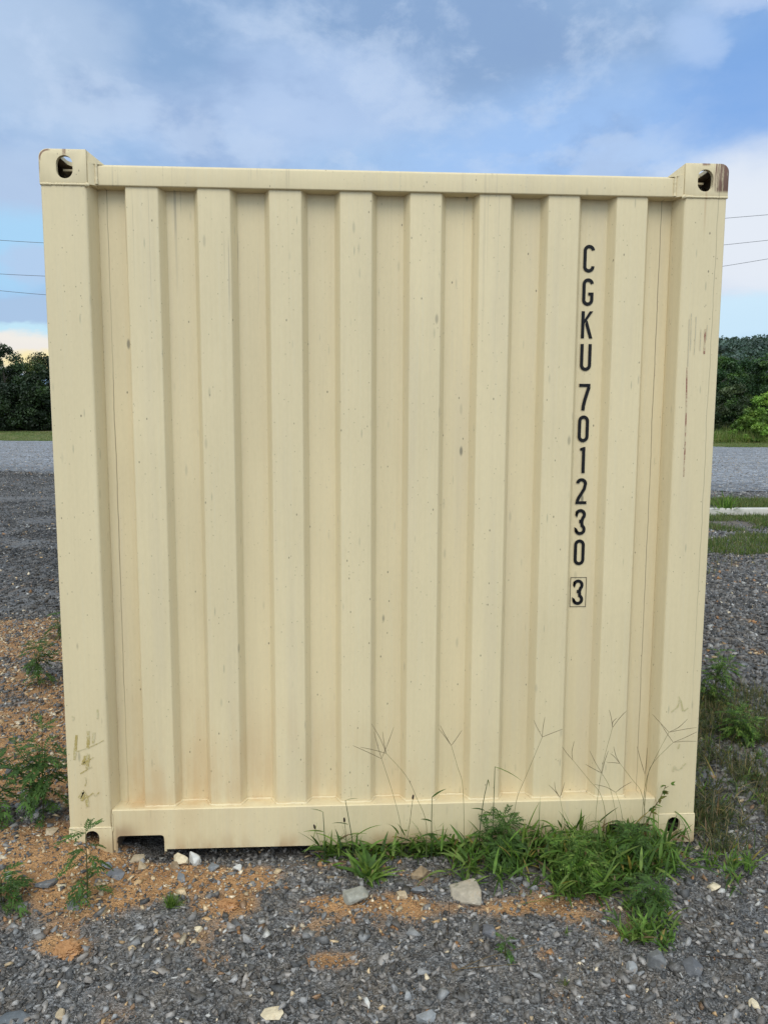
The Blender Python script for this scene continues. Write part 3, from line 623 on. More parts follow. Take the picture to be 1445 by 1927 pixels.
# side walls, rear wall, roof, side rails, floor frame
def side(x_out, x_in, nm):
    pts = []; yv = .17; P0 = [(.12, x_in)]
    while yv < Ln-.32: P0 += [(yv, x_in), (yv+.068, x_out), (yv+.140, x_out), (yv+.208, x_in)]; yv += .278
    P0.append((Ln-.10, x_in)); pr = np.array(fillet(P0, .006, 2, closed=False)); V = []
    for zz in (.16, 1.3, 2.54):
        for q in pr: V.append((q[1], q[0], zz))
    n = len(pr); ii = np.arange(3*n).reshape(3, n); F = np.stack([ii[:-1, :-1], ii[:-1, 1:], ii[1:, 1:], ii[1:, :-1]], -1).reshape(-1, 4)
    mesh_obj(nm, np.array(V), F, M_paint, box, True, origin=CO)
side(.008, .044, 'side_wall'); side(Wd-.008, Wd-.044, 'side_wall')
for x0, x1 in ((.004, .062), (Wd-.062, Wd-.004)):
    part('top_side_rail', box_bm(x0, x1, .1755, Ln-.1755, 2.52, 2.578, .006)); part('bottom_side_rail', box_bm(x0, x1, .1755, Ln-.1755, .030, .162, .006))
part('roof_panel', box_bm(.05, Wd-.05, .092, Ln-.05, 2.545, 2.552)); part('floor_frame', box_bm(.07, Wd-.07, .42, Ln-.06, .05, .16), M_inside)
for k in range(2):
    xa = .13+k*1.092; part('rear_door', box_bm(xa, xa+1.086, Ln-.07, Ln-.02, .12, 2.47, .008))
# lettering on the recess between the seventh and eighth rib
def ribbon(path, wdt, closed=False):
    p = np.array(path, float); n = len(p); L, R_ = [], []
    for i in range(n):
        a = p[i]-p[i-1] if (i > 0 or closed) else p[1]-p[0]; b_ = p[(i+1) % n]-p[i] if (i < n-1 or closed) else p[-1]-p[-2]
        a = a/(np.linalg.norm(a)+1e-12); b_ = b_/(np.linalg.norm(b_)+1e-12); tt = a+b_; tt /= np.linalg.norm(tt); nn = np.array([-tt[1], tt[0]]); k = 1/max(.45, math.sqrt((1+a@b_)/2))
        L.append(p[i]+nn*wdt/2*k); R_.append(p[i]-nn*wdt/2*k)
    V = np.array(L+R_); F = [(i, (i+1) % n, n+(i+1) % n, n+i) for i in range(n if closed else n-1)]
    return V, F
def arc(cx, cz, rx, rz, a0, a1, n=14): return [(cx+rx*math.cos(math.radians(a0+(a1-a0)*k/n)), cz+rz*math.sin(math.radians(a0+(a1-a0)*k/n))) for k in range(n+1)]
SW = .0124; hw = .0215-SW/2; top = .1-SW/2; bot = SW/2; r = hw
def poly(pts): return np.array(pts, float), [tuple(range(len(pts)))]
GL = {
 'C': [ribbon([(hw, .080)]+arc(0, top-r, r, r, 8, 172)+arc(0, bot+r, r, r, 188, 352)+[(hw, .023)], SW)],
 'G': [ribbon([(hw, .080)]+arc(0, top-r, r, r, 8, 172)+arc(0, bot+r, r, r, 188, 352)+[(hw, .048)], SW), poly([(.001, .038), (hw-SW/2+.001, .038), (hw-SW/2+.001, .048), (hw+SW/2, .048), (hw+SW/2, .0485), (.001, .0485)])],
 'K': [poly([(-.0215, 0), (-.0215+SW, 0), (-.0215+SW, .1), (-.0215, .1)]), poly([(-.0105, .052), (-.0105, .068), (.0095, .1), (.0225, .1)]), poly([(-.0015, .0685), (-.0065, .051), (.0100, 0), (.0225, 0), (.0035, .062)])],
 'U': [ribbon([(-hw, .1)]+arc(0, bot+r, r, r, 180, 360)+[(hw, .1)], SW)],
 '7': [poly([(-.0215, .0885), (-.0215, .1), (.0215, .1), (.0215, .0885)]), ribbon([(.0165, .0885), (.010, .068), (.002, .040), (-.0030, .018), (-.0045, 0)], SW*1.05)],
 '0': [ribbon(arc(0, top-r, r*.98, r*1.05, 0, 180)[:]+arc(0, bot+r, r*.98, r*1.05, 180, 360)[:], SW, True)],
 '1': [poly([(-.002, 0), (.0105, 0), (.0105, .1), (.004, .1), (-.010, .095), (-.010, .086), (-.002, .0862)])],
 '2': [ribbon([(-hw, .080)]+arc(0, top-r, r, r, 172, -20)+[(.011, .058), (.002, .043), (-.009, .025), (-hw, .0105)], SW), poly([(-.0215, 0), (.0215, 0), (.0215, .0110), (-.0215, .0110)])],
 '3': [ribbon([(-hw, .081)]+arc(0, top-r, r, r*1.05, 172, -50)+[(.006, .0535), (-.0045, .0530)], SW), ribbon([(-.0045, .0530), (.006, .0525)]+arc(0, bot+r, r*1.03, r*1.05, 62, -172)+[(-hw, .019)], SW)]}
def glyph(ch, z0, kind, yy):
    V, F, o = [], [], 0
    for i, (v, f) in enumerate(GL[ch]):
        V += [(1.9585+q[0], yy-.0003*i, z0+q[1]) for q in v]; F += [tuple(j+o for j in g) for g in f]; o += len(v)
    ob = mesh_obj(kind, V, F, M_black, box, origin=CO); ob['label'] = 'black %s %s painted on the end wall' % ('letter' if kind == 'letter' else 'digit', ch)
YT = YF-.0032
for ch, z0 in (('C', 2.217), ('G', 2.096), ('K', 1.976), ('U', 1.8555)): glyph(ch, z0, 'letter', YT)
for ch, z0 in (('7', 1.7075), ('0', 1.588), ('1', 1.469), ('2', 1.3495), ('3', 1.2295), ('0', 1.111), ('3', .953)): glyph(ch, z0, 'digit', YT)
v, f = ribbon([(-.0310, -.0075), (.0310, -.0075), (.0310, .1085), (-.0310, .1085)], .0020, True)
mesh_obj('check_digit_frame', [(1.9595+q[0], YT, .953+q[1]) for q in v], f, M_black, box, origin=CO)
# scrawls and scratches on the posts
def strokes(name, paths, wdt, mat, yy=-.0012, label=None):
    for j, pth in enumerate(paths):
        pw = [aty(a, b_, 0) for a, b_ in pth]; p = spline([(q[0], q[2]) for q in pw], 16); v, f = ribbon(p, wdt)
        n = len(p); wob = 1+.5*(RNG.random(n)-.5); c = (v[:n]+v[n:])/2; v = np.concatenate([c+(v[:n]-c)*wob[:, None], c+(v[n:]-c)*wob[:, None]])
        ob = mesh_obj(name, [(q[0], yy-.00012*j, q[1]) for q in v], f, mat, box, origin=CO)
        if label: ob['label'] = label
strokes('scrawl', [[(145, 1383), (143, 1405), (141, 1430)], [(167, 1375), (167, 1392), (166, 1409)], [(178, 1378), (177, 1388), (176, 1399)], [(162, 1422), (158, 1436), (168, 1432)], [(167, 1418), (166, 1432), (165, 1446)], [(154, 1500), (158, 1492), (163, 1498), (166, 1518)], [(155, 1507), (158, 1490), (150, 1502)]], .0105, M_scrawl, label='broad ochre hand scrawled stroke')
strokes('scrawl', [[(146, 1414), (172, 1405), (196, 1393)], [(154, 1438), (165, 1432), (177, 1425)], [(152, 1456), (163, 1449), (174, 1443)], [(161, 1462), (163, 1470), (161, 1479)], [(158, 1504), (170, 1497), (176, 1492), (180, 1498), (188, 1490)]], .004, M_scrawl, label='thin ochre hand scrawled line')
strokes('scrawl', [[(136, 1348), (140, 1351), (137, 1356)], [(184, 1335), (185, 1345), (184, 1353)], [(1262, 1340), (1274, 1330), (1277, 1318)], [(1276, 1310), (1281, 1322), (1284, 1338)], [(1286, 1338), (1294, 1332)], [(1266, 1452), (1268, 1442), (1274, 1448), (1280, 1446), (1290, 1436)], [(1275, 1409), (1278, 1400)]], .006, M_faint, label='faint rubbed scrawl')
strokes('scratch', [[(1291.5, 692), (1290.5, 760), (1288, 840), (1285.5, 897)]], .0045, M_scratch, label='long red brown scratch down the right post')
strokes('scratch', [[(1326, 620), (1325, 645), (1324, 666)]], .006, M_scratch); strokes('scratch', [[(1309, 596), (1307, 640), (1305, 668)], [(1300, 590), (1298, 660)], [(1318, 620), (1316, 660)], [(1296, 600), (1293, 690)], [(1330, 612), (1328, 640)]], .0028, M_greyscuff)

# ------------------------------------------------------------------ kerb
def m_conc(t, b):
    P = t.node('ShaderNodeTexCoord').outputs['Object']; n, _ = t.noise(P, 6, 5); t.set(b.inputs['Base Color'], t.mix(n, (.40, .37, .32), (.60, .57, .52)))
M_conc = material('pale concrete', m_conc, .9)
o = bm_obj('concrete_kerb', box_bm(3.2, 19, 10.85, 11.05, -.05, .125, .02), M_conc, smooth_angle=.5); tag(o, 'low pale concrete kerb across the weedy ground right of the container', 'kerb')

# ------------------------------------------------------------------ plants
def blades(base, dirv, length, width, bend, rng, seg=5, fold=.25):
    """many grass blades at once: arrays base Nx3, dirv Nx3 (start direction), length, width, bend N"""
    n = len(base); d = dirv/np.linalg.norm(dirv, axis=1)[:, None]; side_ = np.cross(d, np.array([0, 0, 1.0])); ln = np.linalg.norm(side_, axis=1)[:, None]
    side_ = np.where(ln > .05, side_/np.maximum(ln, 1e-6), np.array([1.0, 0, 0])); a = rng.uniform(-.5, .5, n)[:, None]; side_ = side_*np.cos(a)+np.cross(d, side_)*np.sin(a)
    V = np.empty((n, seg+1, 2, 3)); p = base.copy(); dd = d.copy()
    for s in range(seg+1):
        u = s/seg; wv_ = width*(np.minimum(1, .45+u*2.2))*(1-u**2.2)*.5+.0002; V[:, s, 0] = p-side_*wv_[:, None]; V[:, s, 1] = p+side_*wv_[:, None]
        dd = dd+np.array([0, 0, -1.0])*(bend/seg)[:, None]; dd /= np.linalg.norm(dd, axis=1)[:, None]; p = p+dd*(length/seg)[:, None]
    i0 = np.arange(n)[:, None]*(seg+1)*2+np.arange(seg)[None]*2
    F = np.stack([i0, i0+1, i0+3, i0+2], -1).reshape(-1, 4); return V.reshape(-1, 3), F, 2*(seg+1)
def greens(n, rng, kind='fresh'):
    pal = {'fresh': [[.080, .160, .022], [.125, .225, .034], [.056, .115, .018], [.18, .26, .055]], 'dull': [[.07, .10, .03], [.12, .125, .045], [.055, .08, .026], [.23, .18, .09]], 'rag': [[.068, .138, .026], [.092, .172, .036], [.052, .104, .024]], 'mown': [[.10, .15, .035], [.13, .165, .045], [.07, .115, .03], [.18, .17, .07]]}[kind]
    c = np.array(pal)[rng.integers(0, len(pal), n)]*rng.uniform(.75, 1.25, (n, 1)); return c
def dirs(n, rng, lo, hi):
    a = rng.uniform(0, 2*math.pi, n); e = np.radians(rng.uniform(lo, hi, n)); return np.stack([np.cos(a)*np.cos(e), np.sin(a)*np.cos(e), np.sin(e)], -1)
def crab_plants(xy, size, rng, kind='fresh', per=12, wmul=1.0, wallfree=True):
    """crabgrass: short sprawling stems carrying broad pointed blades"""
    Bs, Ds, Ls, Ws, Bd = [], [], [], [], []
    for (x, y), s in zip(xy, size):
        z = float(gh(x, y)); ncul = rng.integers(2, 5)
        for c_ in range(ncul):
            d = dirs(1, rng, 25, 82)[0]; L = s*rng.uniform(.45, 1.0)
            if wallfree and y+d[1]*L > -.006 and -.05 < x < 2.5: d[1] = -abs(d[1])*.5
            for k in range(rng.integers(3, 6)):
                u = (k+.6)/5.0; p = np.array([x, y, z])+d*L*u+np.array([0, 0, -.25*L*u*u]); dv = dirs(1, rng, 5, 60)[0]+d*.5
                l_ = s*rng.uniform(.25, .55)
                if wallfree and p[1]+dv[1]*l_ > -.006 and -.05 < x < 2.5: dv[1] = -abs(dv[1])*.4
                Bs.append(p); Ds.append(dv); Ls.append(l_); Ws.append(rng.uniform(.006, .0118)*wmul*min(1.3, .5+s*4)); Bd.append(rng.uniform(.2, 1.3))
            Bs.append(np.array([x, y, z-.004])); Ds.append(d); Ls.append(L); Ws.append(.0035*wmul); Bd.append(.5)
    n = len(Bs); V, F, k = blades(np.array(Bs), np.array(Ds), np.array(Ls), np.array(Ws), np.array(Bd), rng)
    c = greens(n, rng, kind); yl = rng.uniform(0, 1, n) < .07; c[yl] = np.array([[.32, .24, .06], [.30, .22, .12], [.20, .13, .07]])[rng.integers(0, 3, yl.sum())]; return V, F, np.repeat(c, k, 0)
def stuff(name, VFC, label, cat):
    o = mesh_obj(name, VFC[0], VFC[1], M_leaf, smooth=True, cols=VFC[2]); tag(o, label, cat, kind='stuff'); return o
def catC(*a): 
    Vs, Fs, Cs, o = [], [], [], 0
    for V, F, c in a: Vs.append(V); Fs.append(F+o); Cs.append(c); o += len(V)
    return np.concatenate(Vs), np.concatenate(Fs), np.concatenate(Cs)
def px_pts(boxes, rng):
    out = []
    for x0, y0, x1, y1, n in boxes:
        for _ in range(n):
            p = at(rng.uniform(x0, x1), rng.uniform(y0, y1)); out.append((p[0], min(p[1], -.015) if -.02 < p[0] < 2.46 and p[1] > -.3 else p[1]))
    return out
rg = np.random.default_rng(21)
bed = px_pts([(590, 1585, 640, 1600, 5), (655, 1585, 860, 1602, 22), (840, 1575, 1000, 1655, 36), (960, 1570, 1240, 1640, 88), (1030, 1640, 1190, 1700, 44), (1170, 1600, 1280, 1660, 18)], rg)
stuff('crabgrass_bed', crab_plants(bed, rg.uniform(.11, .25, len(bed)), rg), 'dense green crabgrass growing along the foot of the container', 'grass')
for name, bx, sz, lab in (('crabgrass_clump', [(1170, 1740, 1265, 1785, 16)], (.07, .13), 'sprawling crabgrass clump reaching out over the gravel, nearest the viewer'),
                          ('crabgrass_clump', [(1330, 1625, 1415, 1660, 9)], (.09, .15), 'crabgrass clump right of the container corner beside the cream stone'),
                          ('crabgrass_clump', [(1180, 1690, 1250, 1735, 9)], (.07, .12), 'thin crabgrass clump joining the bed to the nearest clump')):
    p = px_pts(bx, rg); c_ = np.array([np.mean([q[0] for q in p]), np.mean([q[1] for q in p]), 0]); c_[2] = float(gh(c_[0], c_[1]))
    V, F, cl_ = crab_plants(p, rg.uniform(*sz, len(p)), rg); o = mesh_obj(name, V, F, M_leaf, smooth=True, cols=cl_, origin=c_); o.location = c_; tag(o, lab, 'weed', 'crabgrass clumps')
# ferny and ragged leaves
def pinnate(L, rng, pairs=6, lobes=True):
    """flat feathery leaf along +x: list of (base, dir, len, width)"""
    out = [((0, 0, 0), (1, 0, 0), L, L*.035)]
    for k in range(pairs):
        u = .18+.75*k/pairs; l_ = L*.42*math.sin(math.pi*min(1, .25+.75*(1-u)))*rng.uniform(.8, 1.15)
        for s in (-1, 1):
            a = math.radians(52-12*u); d = (math.cos(a), s*math.sin(a), rng.uniform(-.1, .15)); b_ = (L*u, 0, 0); out.append((b_, d, l_, l_*.26))
            if lobes:
                for kk, uu in enumerate((.35, .62)):
                    for s2 in (-1, 1):
                        a2 = math.atan2(d[1], d[0])+s2*.65; out.append(((b_[0]+d[0]*l_*uu, b_[1]+d[1]*l_*uu, d[2]*l_*uu), (math.cos(a2), math.sin(a2), d[2]), l_*.42*(1-.35*kk), l_*.15))
    out.append(((L*.86, 0, 0), (1, 0, .05), L*.22, L*.06)); return out
def feathery(name, base, height, label, cat, seed, nodes=8, leafL=.11, lean=(0, 0), kind='rag', branches=3, group=None, lobes=True):
    rng = np.random.default_rng(seed); base = np.array([base[0], base[1], float(gh(base[0], base[1]))-.003]); e = empty(name, tuple(base), label, cat, group)
    stems = [(spline([base, base+np.array([lean[0]*.4, lean[1]*.4, height*.5]), base+np.array([lean[0], lean[1], height])], 10), height)]
    for b_ in range(branches):
        i = rng.integers(2, 6); a = rng.uniform(0, 6.28); l_ = height*rng.uniform(.3, .55); p0 = stems[0][0][i]; stems.append((spline([p0, p0+np.array([math.cos(a)*l_*.4, math.sin(a)*l_*.4, l_*.35]), p0+np.array([math.cos(a)*l_*.7, math.sin(a)*l_*.7, l_*.85])], 8), l_))
    V, F = joinq([tube(s, np.linspace(.0032, .001, len(s)), 5) for s, _ in stems]); mesh_obj('stem', V, F, M_leaf, e, True, np.tile([.10, .11, .04], (len(V), 1)), base)
    Bs, Ds, Ls, Ws = [], [], [], []
    for si, (s, h_) in enumerate(stems):
        nn = nodes if si == 0 else max(3, nodes//2)
        for k in range(nn):
            u = .15+.85*k/(nn-1) if nn > 1 else 1; p = s[min(len(s)-1, int(u*(len(s)-1)))]; ph = rng.uniform(0, 6.28)
            for s2 in range(2 if u < .95 else 4):
                a = ph+math.pi*s2*(1 if u < .95 else .5)+rng.normal(0, .2); el_ = math.radians(rng.uniform(5, 40) if u < .95 else rng.uniform(25, 70)); L = leafL*rng.uniform(.7, 1.15)*(1-.35*abs(u-.5)*1.4)
                ex = np.array([math.cos(a)*math.cos(el_), math.sin(a)*math.cos(el_), math.sin(el_)]); ey = np.array([-math.sin(a), math.cos(a), 0]); ez = np.cross(ex, ey)
                M = np.stack([ex, ey, ez], 1)
                for bb, dd, l_, w_ in pinnate(L, rng, 6, lobes):
                    bb = np.array(bb); bb[2] -= .9*bb[0]**2/L; Bs.append(p+M@bb); d_ = np.array(dd); d_[2] -= 1.4*bb[0]/L*d_[0]; Ds.append(M@d_); Ls.append(l_); Ws.append(w_)
    n = len(Bs); V, F, k = blades(np.array(Bs), np.array(Ds), np.array(Ls), np.array(Ws), np.full(n, .15), rng, seg=3); cl_ = greens(n, rng, kind)
    if base[0] < 0 and base[1] > .0: V[:, 0] = np.where((V[:, 1] > -.004) & (V[:, 0] > -.004), -.004, V[:, 0])
    else: V[:, 1] = np.where((V[:, 1] > -.004) & (V[:, 0] > 0) & (V[:, 0] < 2.44), -.004, V[:, 1])
    mesh_obj('foliage', V, F, M_leaf, e, True, np.repeat(cl_, k, 0), base); return e
RW = 'ragweed plants around the container'
feathery('ragweed', at(84, 1578)[:2], .36, 'tall branching ragweed beside the lower left corner of the container', 'weed', 1, 8, .10, (.0, .03), branches=5, group=RW)
feathery('ragweed', at(75, 1300, .05)[:2], .24, 'darker ragweed further back along the left side of the container', 'weed', 2, 7, .095, (-.02, .0), branches=4, group=RW)
feathery('ragweed', (at(112, 1200, .05)[0], at(112, 1200, .05)[1]), .18, 'small ragweed highest in the row on the left side', 'weed', 12, 6, .10, (-.01, .0), branches=2, group=RW)
feathery('ragweed', at(166, 1690)[:2], .22, 'small single stemmed ragweed in front of the lower left casting', 'weed', 3, 7, .085, (-.005, .02), branches=0, group=RW)
feathery('ragweed', at(2, 1560, .05)[:2], .22, 'ragweed cut by the left edge of the photo beside the tall one', 'weed', 4, 6, .11, (0, 0), branches=2, group=RW)
feathery('ragweed', at(4, 1712)[:2], .10, 'low leafy ragweed at the lower left edge on the clay', 'weed', 5, 5, .09, (0, 0), branches=2, group=RW)
feathery('mugwort', at(1095, 1662)[:2], .15, 'bright green feathery weed bulging from the front of the crabgrass', 'weed', 6, 9, .085, (-.02, -.02), kind='fresh', branches=5)
feathery('mugwort', at(1165, 1630)[:2], .17, 'blue green feathery weed in the middle of the crabgrass', 'weed', 8, 8, .08, (.03, -.03), branches=4)
feathery('mugwort', at(1215, 1715)[:2], .12, 'low blue green feathery weed at the right tip of the crabgrass', 'weed', 9, 6, .075, (.0, -.03), branches=2)
feathery('mugwort', at(945, 1625)[:2], .16, 'dark feathery weed at the wall in the left part of the crabgrass', 'weed', 10, 8, .08, (.0, -.02), branches=4)
feathery('mugwort', at(950, 1800)[:2], .05, 'tiny blue green seedling on the open gravel', 'weed', 14, 4, .05, (.0, .0), branches=0)
feathery('mugwort', at(1340, 1330, .0)[:2], .30, 'yellow green feathery weed at the right side wall of the container', 'weed', 15, 9, .09, (.08, .1), kind='fresh', branches=4)
feathery('mugwort', at(1390, 1395, .0)[:2], .16, 'low yellow green weed on gravel further right of the side wall', 'weed', 16, 7, .09, (.0, .0), kind='fresh', branches=4)
# tuft, plantain, small sprouts
def tuft(name, base, n, L, W, lab, cat, seed, kind='fresh', lo=30, hi=88, bend=(.2, .9), parts=None):
    rng = np.random.default_rng(seed); b0 = np.array([base[0], base[1], float(gh(base[0], base[1]))-.002]); B = b0+np.column_stack([rng.normal(0, L*.10, (n, 2)), np.zeros(n)])
    V, F, k = blades(B, dirs(n, rng, lo, hi), rng.uniform(.5, 1, n)*L, rng.uniform(.7, 1.2, n)*W, rng.uniform(*bend, n), rng); V[:, 1] = np.where((V[:, 1] > -.004) & (V[:, 0] < 2.44) & (b0[1] < 0), -.004, V[:, 1])
    o = mesh_obj(name, V, F, M_leaf, smooth=True, cols=np.repeat(greens(n, rng, kind), k, 0), origin=b0); o.location = b0; return tag(o, lab, cat)
tuft('grass_tuft', at(323, 1710)[:2], 150, .062, .0022, 'small dense round tuft of fine grass alone on the gravel', 'grass tuft', 31)
tuft('plantain', at(692, 1650)[:2], 46, .17, .022, 'broad leaved plantain rosette at the left end of the crabgrass', 'weed', 32, lo=15, hi=75, bend=(.3, 1.0))
tuft('grass_sprout', at(1062, 1855)[:2], 8, .035, .004, 'tiny yellowish sprout near the bottom right of the gravel', 'weed', 33, 'mown')
tuft('grass_sprout', at(1061, 1760)[:2], 6, .035, .004, 'tiny upright green sprout in clay below the crabgrass', 'weed', 34)
tuft('grass_tuft', at(1000, 1668)[:2], 12, .07, .009, 'short broad bladed grass seedling at the right edge of the flat slab', 'grass tuft', 35, lo=15, hi=70)
tuft('grass_tuft', at(880, 1668)[:2], 16, .11, .010, 'broad bladed grass arching over the flat tan slab', 'grass tuft', 36, lo=20, hi=75)
# stalks with finger-like seed heads standing before the wall
STK = [([(755, 1562), (739, 1493), (718, 1428)], [(664, 1403), (704, 1377), (741, 1368)], 'wiry grass stalk leaning left over the plantain, with a long finger pointing left'),
 ([(802, 1550), (784, 1502), (764, 1460), (727, 1418)], [(699, 1362), (678, 1406), (720, 1377)], 'arched grass stalk curving left from the crabgrass and crossing another seed head'),
 ([(873, 1550), (870, 1476), (861, 1444), (849, 1403)], [(828, 1365), (825, 1371), (869, 1374)], 'thin lone grass stalk with a Y shaped seed head in the middle of the wall'),
 ([(965, 1560), (972, 1504), (990, 1459), (1020, 1387)], [(1004, 1355), (1025, 1349), (1058, 1372)], 'grass stalk with a three fingered seed head below the seventh rib'),
 ([(1139, 1540), (1129, 1494), (1109, 1469), (1077, 1430)], [(1057, 1405), (1080, 1395)], 'grass stalk leaning left with a two fingered head under the serial lettering'),
 ([(1120, 1550), (1123, 1509), (1134, 1437), (1152, 1369)], [(1146, 1336), (1179, 1337), (1160, 1351)], 'tallest grass stalk with its seed head on the eighth rib'),
 ([(1162, 1560), (1149, 1489), (1132, 1455)], [(1109, 1413), (1101, 1438), (1144, 1413)], 'grass stalk with a spread head just below the tallest one'),
 ([(1216, 1560), (1207, 1494), (1189, 1467), (1166, 1437)], [(1154, 1405), (1148, 1418), (1142, 1435)], 'grass stalk bowing left with all its fingers pointing left'),
 ([(1211, 1560), (1212, 1519), (1213, 1458)], [(1198, 1405), (1217, 1407)], 'upright grass stalk with a narrow V head beside the right post'),
 ([(1206, 1560), (1214, 1474), (1232, 1427), (1258, 1378)], [(1227, 1344), (1293, 1353), (1310, 1369)], 'grass stalk leaning right with a wide head high on the right post'),
 ([(1209, 1562), (1217, 1469), (1229, 1435), (1266, 1397)], [(1242, 1361), (1311, 1377), (1310, 1395)], 'grass stalk leaning right with the lower wide head on the right post'),
 ([(1063, 1565), (1061, 1544), (1053, 1501)], [(1032, 1477), (1043, 1471), (1062, 1472)], 'short grass stalk with a fan of three fingers above the sill'),
 ([(1172, 1560), (1167, 1519), (1158, 1491)], [(1118, 1476), (1188, 1471)], 'short grass stalk with two widely spread fingers above the sill')]
def seedstalk(stem, tips, lab, seed):
    rng = np.random.default_rng(seed); yb = -.10-rng.uniform(0, .03); yn = -.035-rng.uniform(0, .03)
    b0 = aty(*stem[0], yb); b0 = np.array([b0[0], b0[1], float(gh(b0[0], b0[1]))]); P = [b0]
    for i, q in enumerate(stem): P.append(aty(*q, yb+(yn-yb)*i/(len(stem)-1)))
    e = empty('seed_stalk', tuple(b0), lab, 'grass stalk', 'seed stalks in front of the end wall'); s = spline(P, 18); c = np.array([.19, .175, .085])*rng.uniform(.8, 1.2)
    V, F = tube(s, np.linspace(.0011, .0006, 18), 5); mesh_obj('stem', V, F, M_leaf, e, True, np.tile(c, (len(V), 1)), b0)
    ts = []
    for q in tips:
        tp = aty(*q, yn-rng.uniform(-.01, .03)); mid = (P[-1]+tp)/2+rng.normal(0, .003, 3); ts.append(tube(spline([P[-1], mid, tp], 9), np.array([.0006, .0009, .001, .001, .001, .001, .0009, .0008, .0005]), 5))
    V, F = joinq(ts); mesh_obj('seed_head', V, F, M_leaf, e, True, np.tile([.20, .155, .10], (len(V), 1)), b0)
for i, (a, b_, l_) in enumerate(STK): seedstalk(a, b_, l_, 200+i)
HEADS = [((757, 1575), (777, 1500), 'plantain stalk with a dark oval head rising highest'), ((652, 1585), (648, 1543), 'plantain stalk with a brown head left of the plantain rosette'), ((612, 1580), (592, 1556), 'short plantain stalk with a dark head furthest left')]
for i, (b_, hpt, lab) in enumerate(HEADS):
    q = aty(*b_, -.10); q[2] = float(gh(q[0], q[1])); tp = aty(*hpt, -.08); e = empty('plantain_stalk', tuple(q), lab, 'weed stalk', 'plantain seed stalks')
    V, F = tube(spline([q, (q+tp)/2+np.array([.004, 0, 0]), tp], 8), .0009, 5); mesh_obj('stem', V, F, M_leaf, e, True, np.tile([.09, .10, .04], (len(V), 1)), q)
    d = (tp-q)/np.linalg.norm(tp-q); V, F = tube([tp-d*.009, tp-d*.006, tp, tp+d*.006, tp+d*.010], [.0012, .0034, .0042, .0034, .0008], 8); mesh_obj('seed_head', V, F, M_leaf, e, True, np.tile([.045, .028, .018], (len(V), 1)), q)
CULM = [([(664, 1590), (657, 1545), (650, 1506)], (672, 1506), 'bent grass stem with a flag leaf pointing right, above the plantain'), ([(812, 1580), (812, 1545), (813, 1500)], (834, 1489), 'upright grass stem with one leaf raised to the right'),
 ([(926, 1575), (928, 1530), (931, 1443)], (988, 1466), 'tall dark grass stem with a long arching leaf'), ([(902, 1570), (909, 1510), (918, 1467)], (921, 1490), 'slender grass stem left of the tall dark one'), ([(611, 1590), (610, 1560), (608, 1528)], (588, 1526), 'small bent grass stem furthest left along the sill')]
for i, (st, lf, lab) in enumerate(CULM):
    rng = np.random.default_rng(300+i); P = [aty(*q, -.07-.01*(2-j)) for j, q in enumerate(st)]; b0 = P[0].copy(); b0[2] = float(gh(b0[0], b0[1])); e = empty('leafy_grass', tuple(b0), lab, 'grass stem', 'leafy grass stems before the sill')
    V, F = tube(spline([b0]+P, 10), np.linspace(.0022, .0012, 10), 5); mesh_obj('stem', V, F, M_leaf, e, True, np.tile([.045, .085, .025], (len(V), 1)), b0)
    L = [P[-1]]; T_ = [aty(*lf, -.075)]; D_ = [T_[0]-P[-1]+np.array([0, 0, .02])]; Wl = [.009]
    for u, sg in ((.45, 1), (.62, -1), (.3, -1)):
        L.append(b0+(P[-1]-b0)*u); dd = np.array([sg*rng.uniform(.03, .07), -.02, .035]); D_.append(dd); Wl.append(.009)
    D_ = np.array(D_); ln = np.linalg.norm(D_, axis=1)
    for j in range(len(L)):
        V, F, k = blades(np.array(L)[j:j+1], D_[j:j+1], ln[j:j+1]*1.05, np.array(Wl)[j:j+1], np.full(1, .5), rng); mesh_obj('leaf', V, F, M_leaf, e, True, np.repeat(greens(1, rng, 'fresh')*.8, k, 0), b0)
# leafy sprig climbing at the right corner
b0 = aty(1208, 1560, -.08); b0[2] = float(gh(b0[0], b0[1])); e = empty('vine_sprig', tuple(b0), 'leafy reddish sprig with rounded leaves climbing by the right corner post', 'weed')
st = spline([b0, aty(1222, 1535, -.07), aty(1240, 1505, -.05), aty(1252, 1478, -.04)], 14); V, F = tube(st, np.linspace(.0022, .001, 14), 5); mesh_obj('stem', V, F, M_leaf, e, True, np.tile([.20, .13, .05], (len(V), 1)), b0)
rng = np.random.default_rng(77); n = 26; B = st[rng.integers(3, 14, n)]; dv = dirs(n, rng, -10, 60); dv[:, 1] = -np.abs(dv[:, 1])*.6
B = np.vstack([B, [aty(1262, 1476, -.05)]*3]); dv = np.vstack([dv, [(1, -.2, .1), (.9, -.3, -.3), (.5, -.1, .6)]]); n += 3
V, F, k = blades(B, dv, rng.uniform(.016, .03, n), rng.uniform(.010, .016, n), np.full(n, .4), rng); cl_ = greens(n, rng, 'fresh'); cl_[:8] = [.16, .14, .04]; mesh_obj('foliage', V, F, M_leaf, e, True, np.repeat(cl_, k, 0), b0)
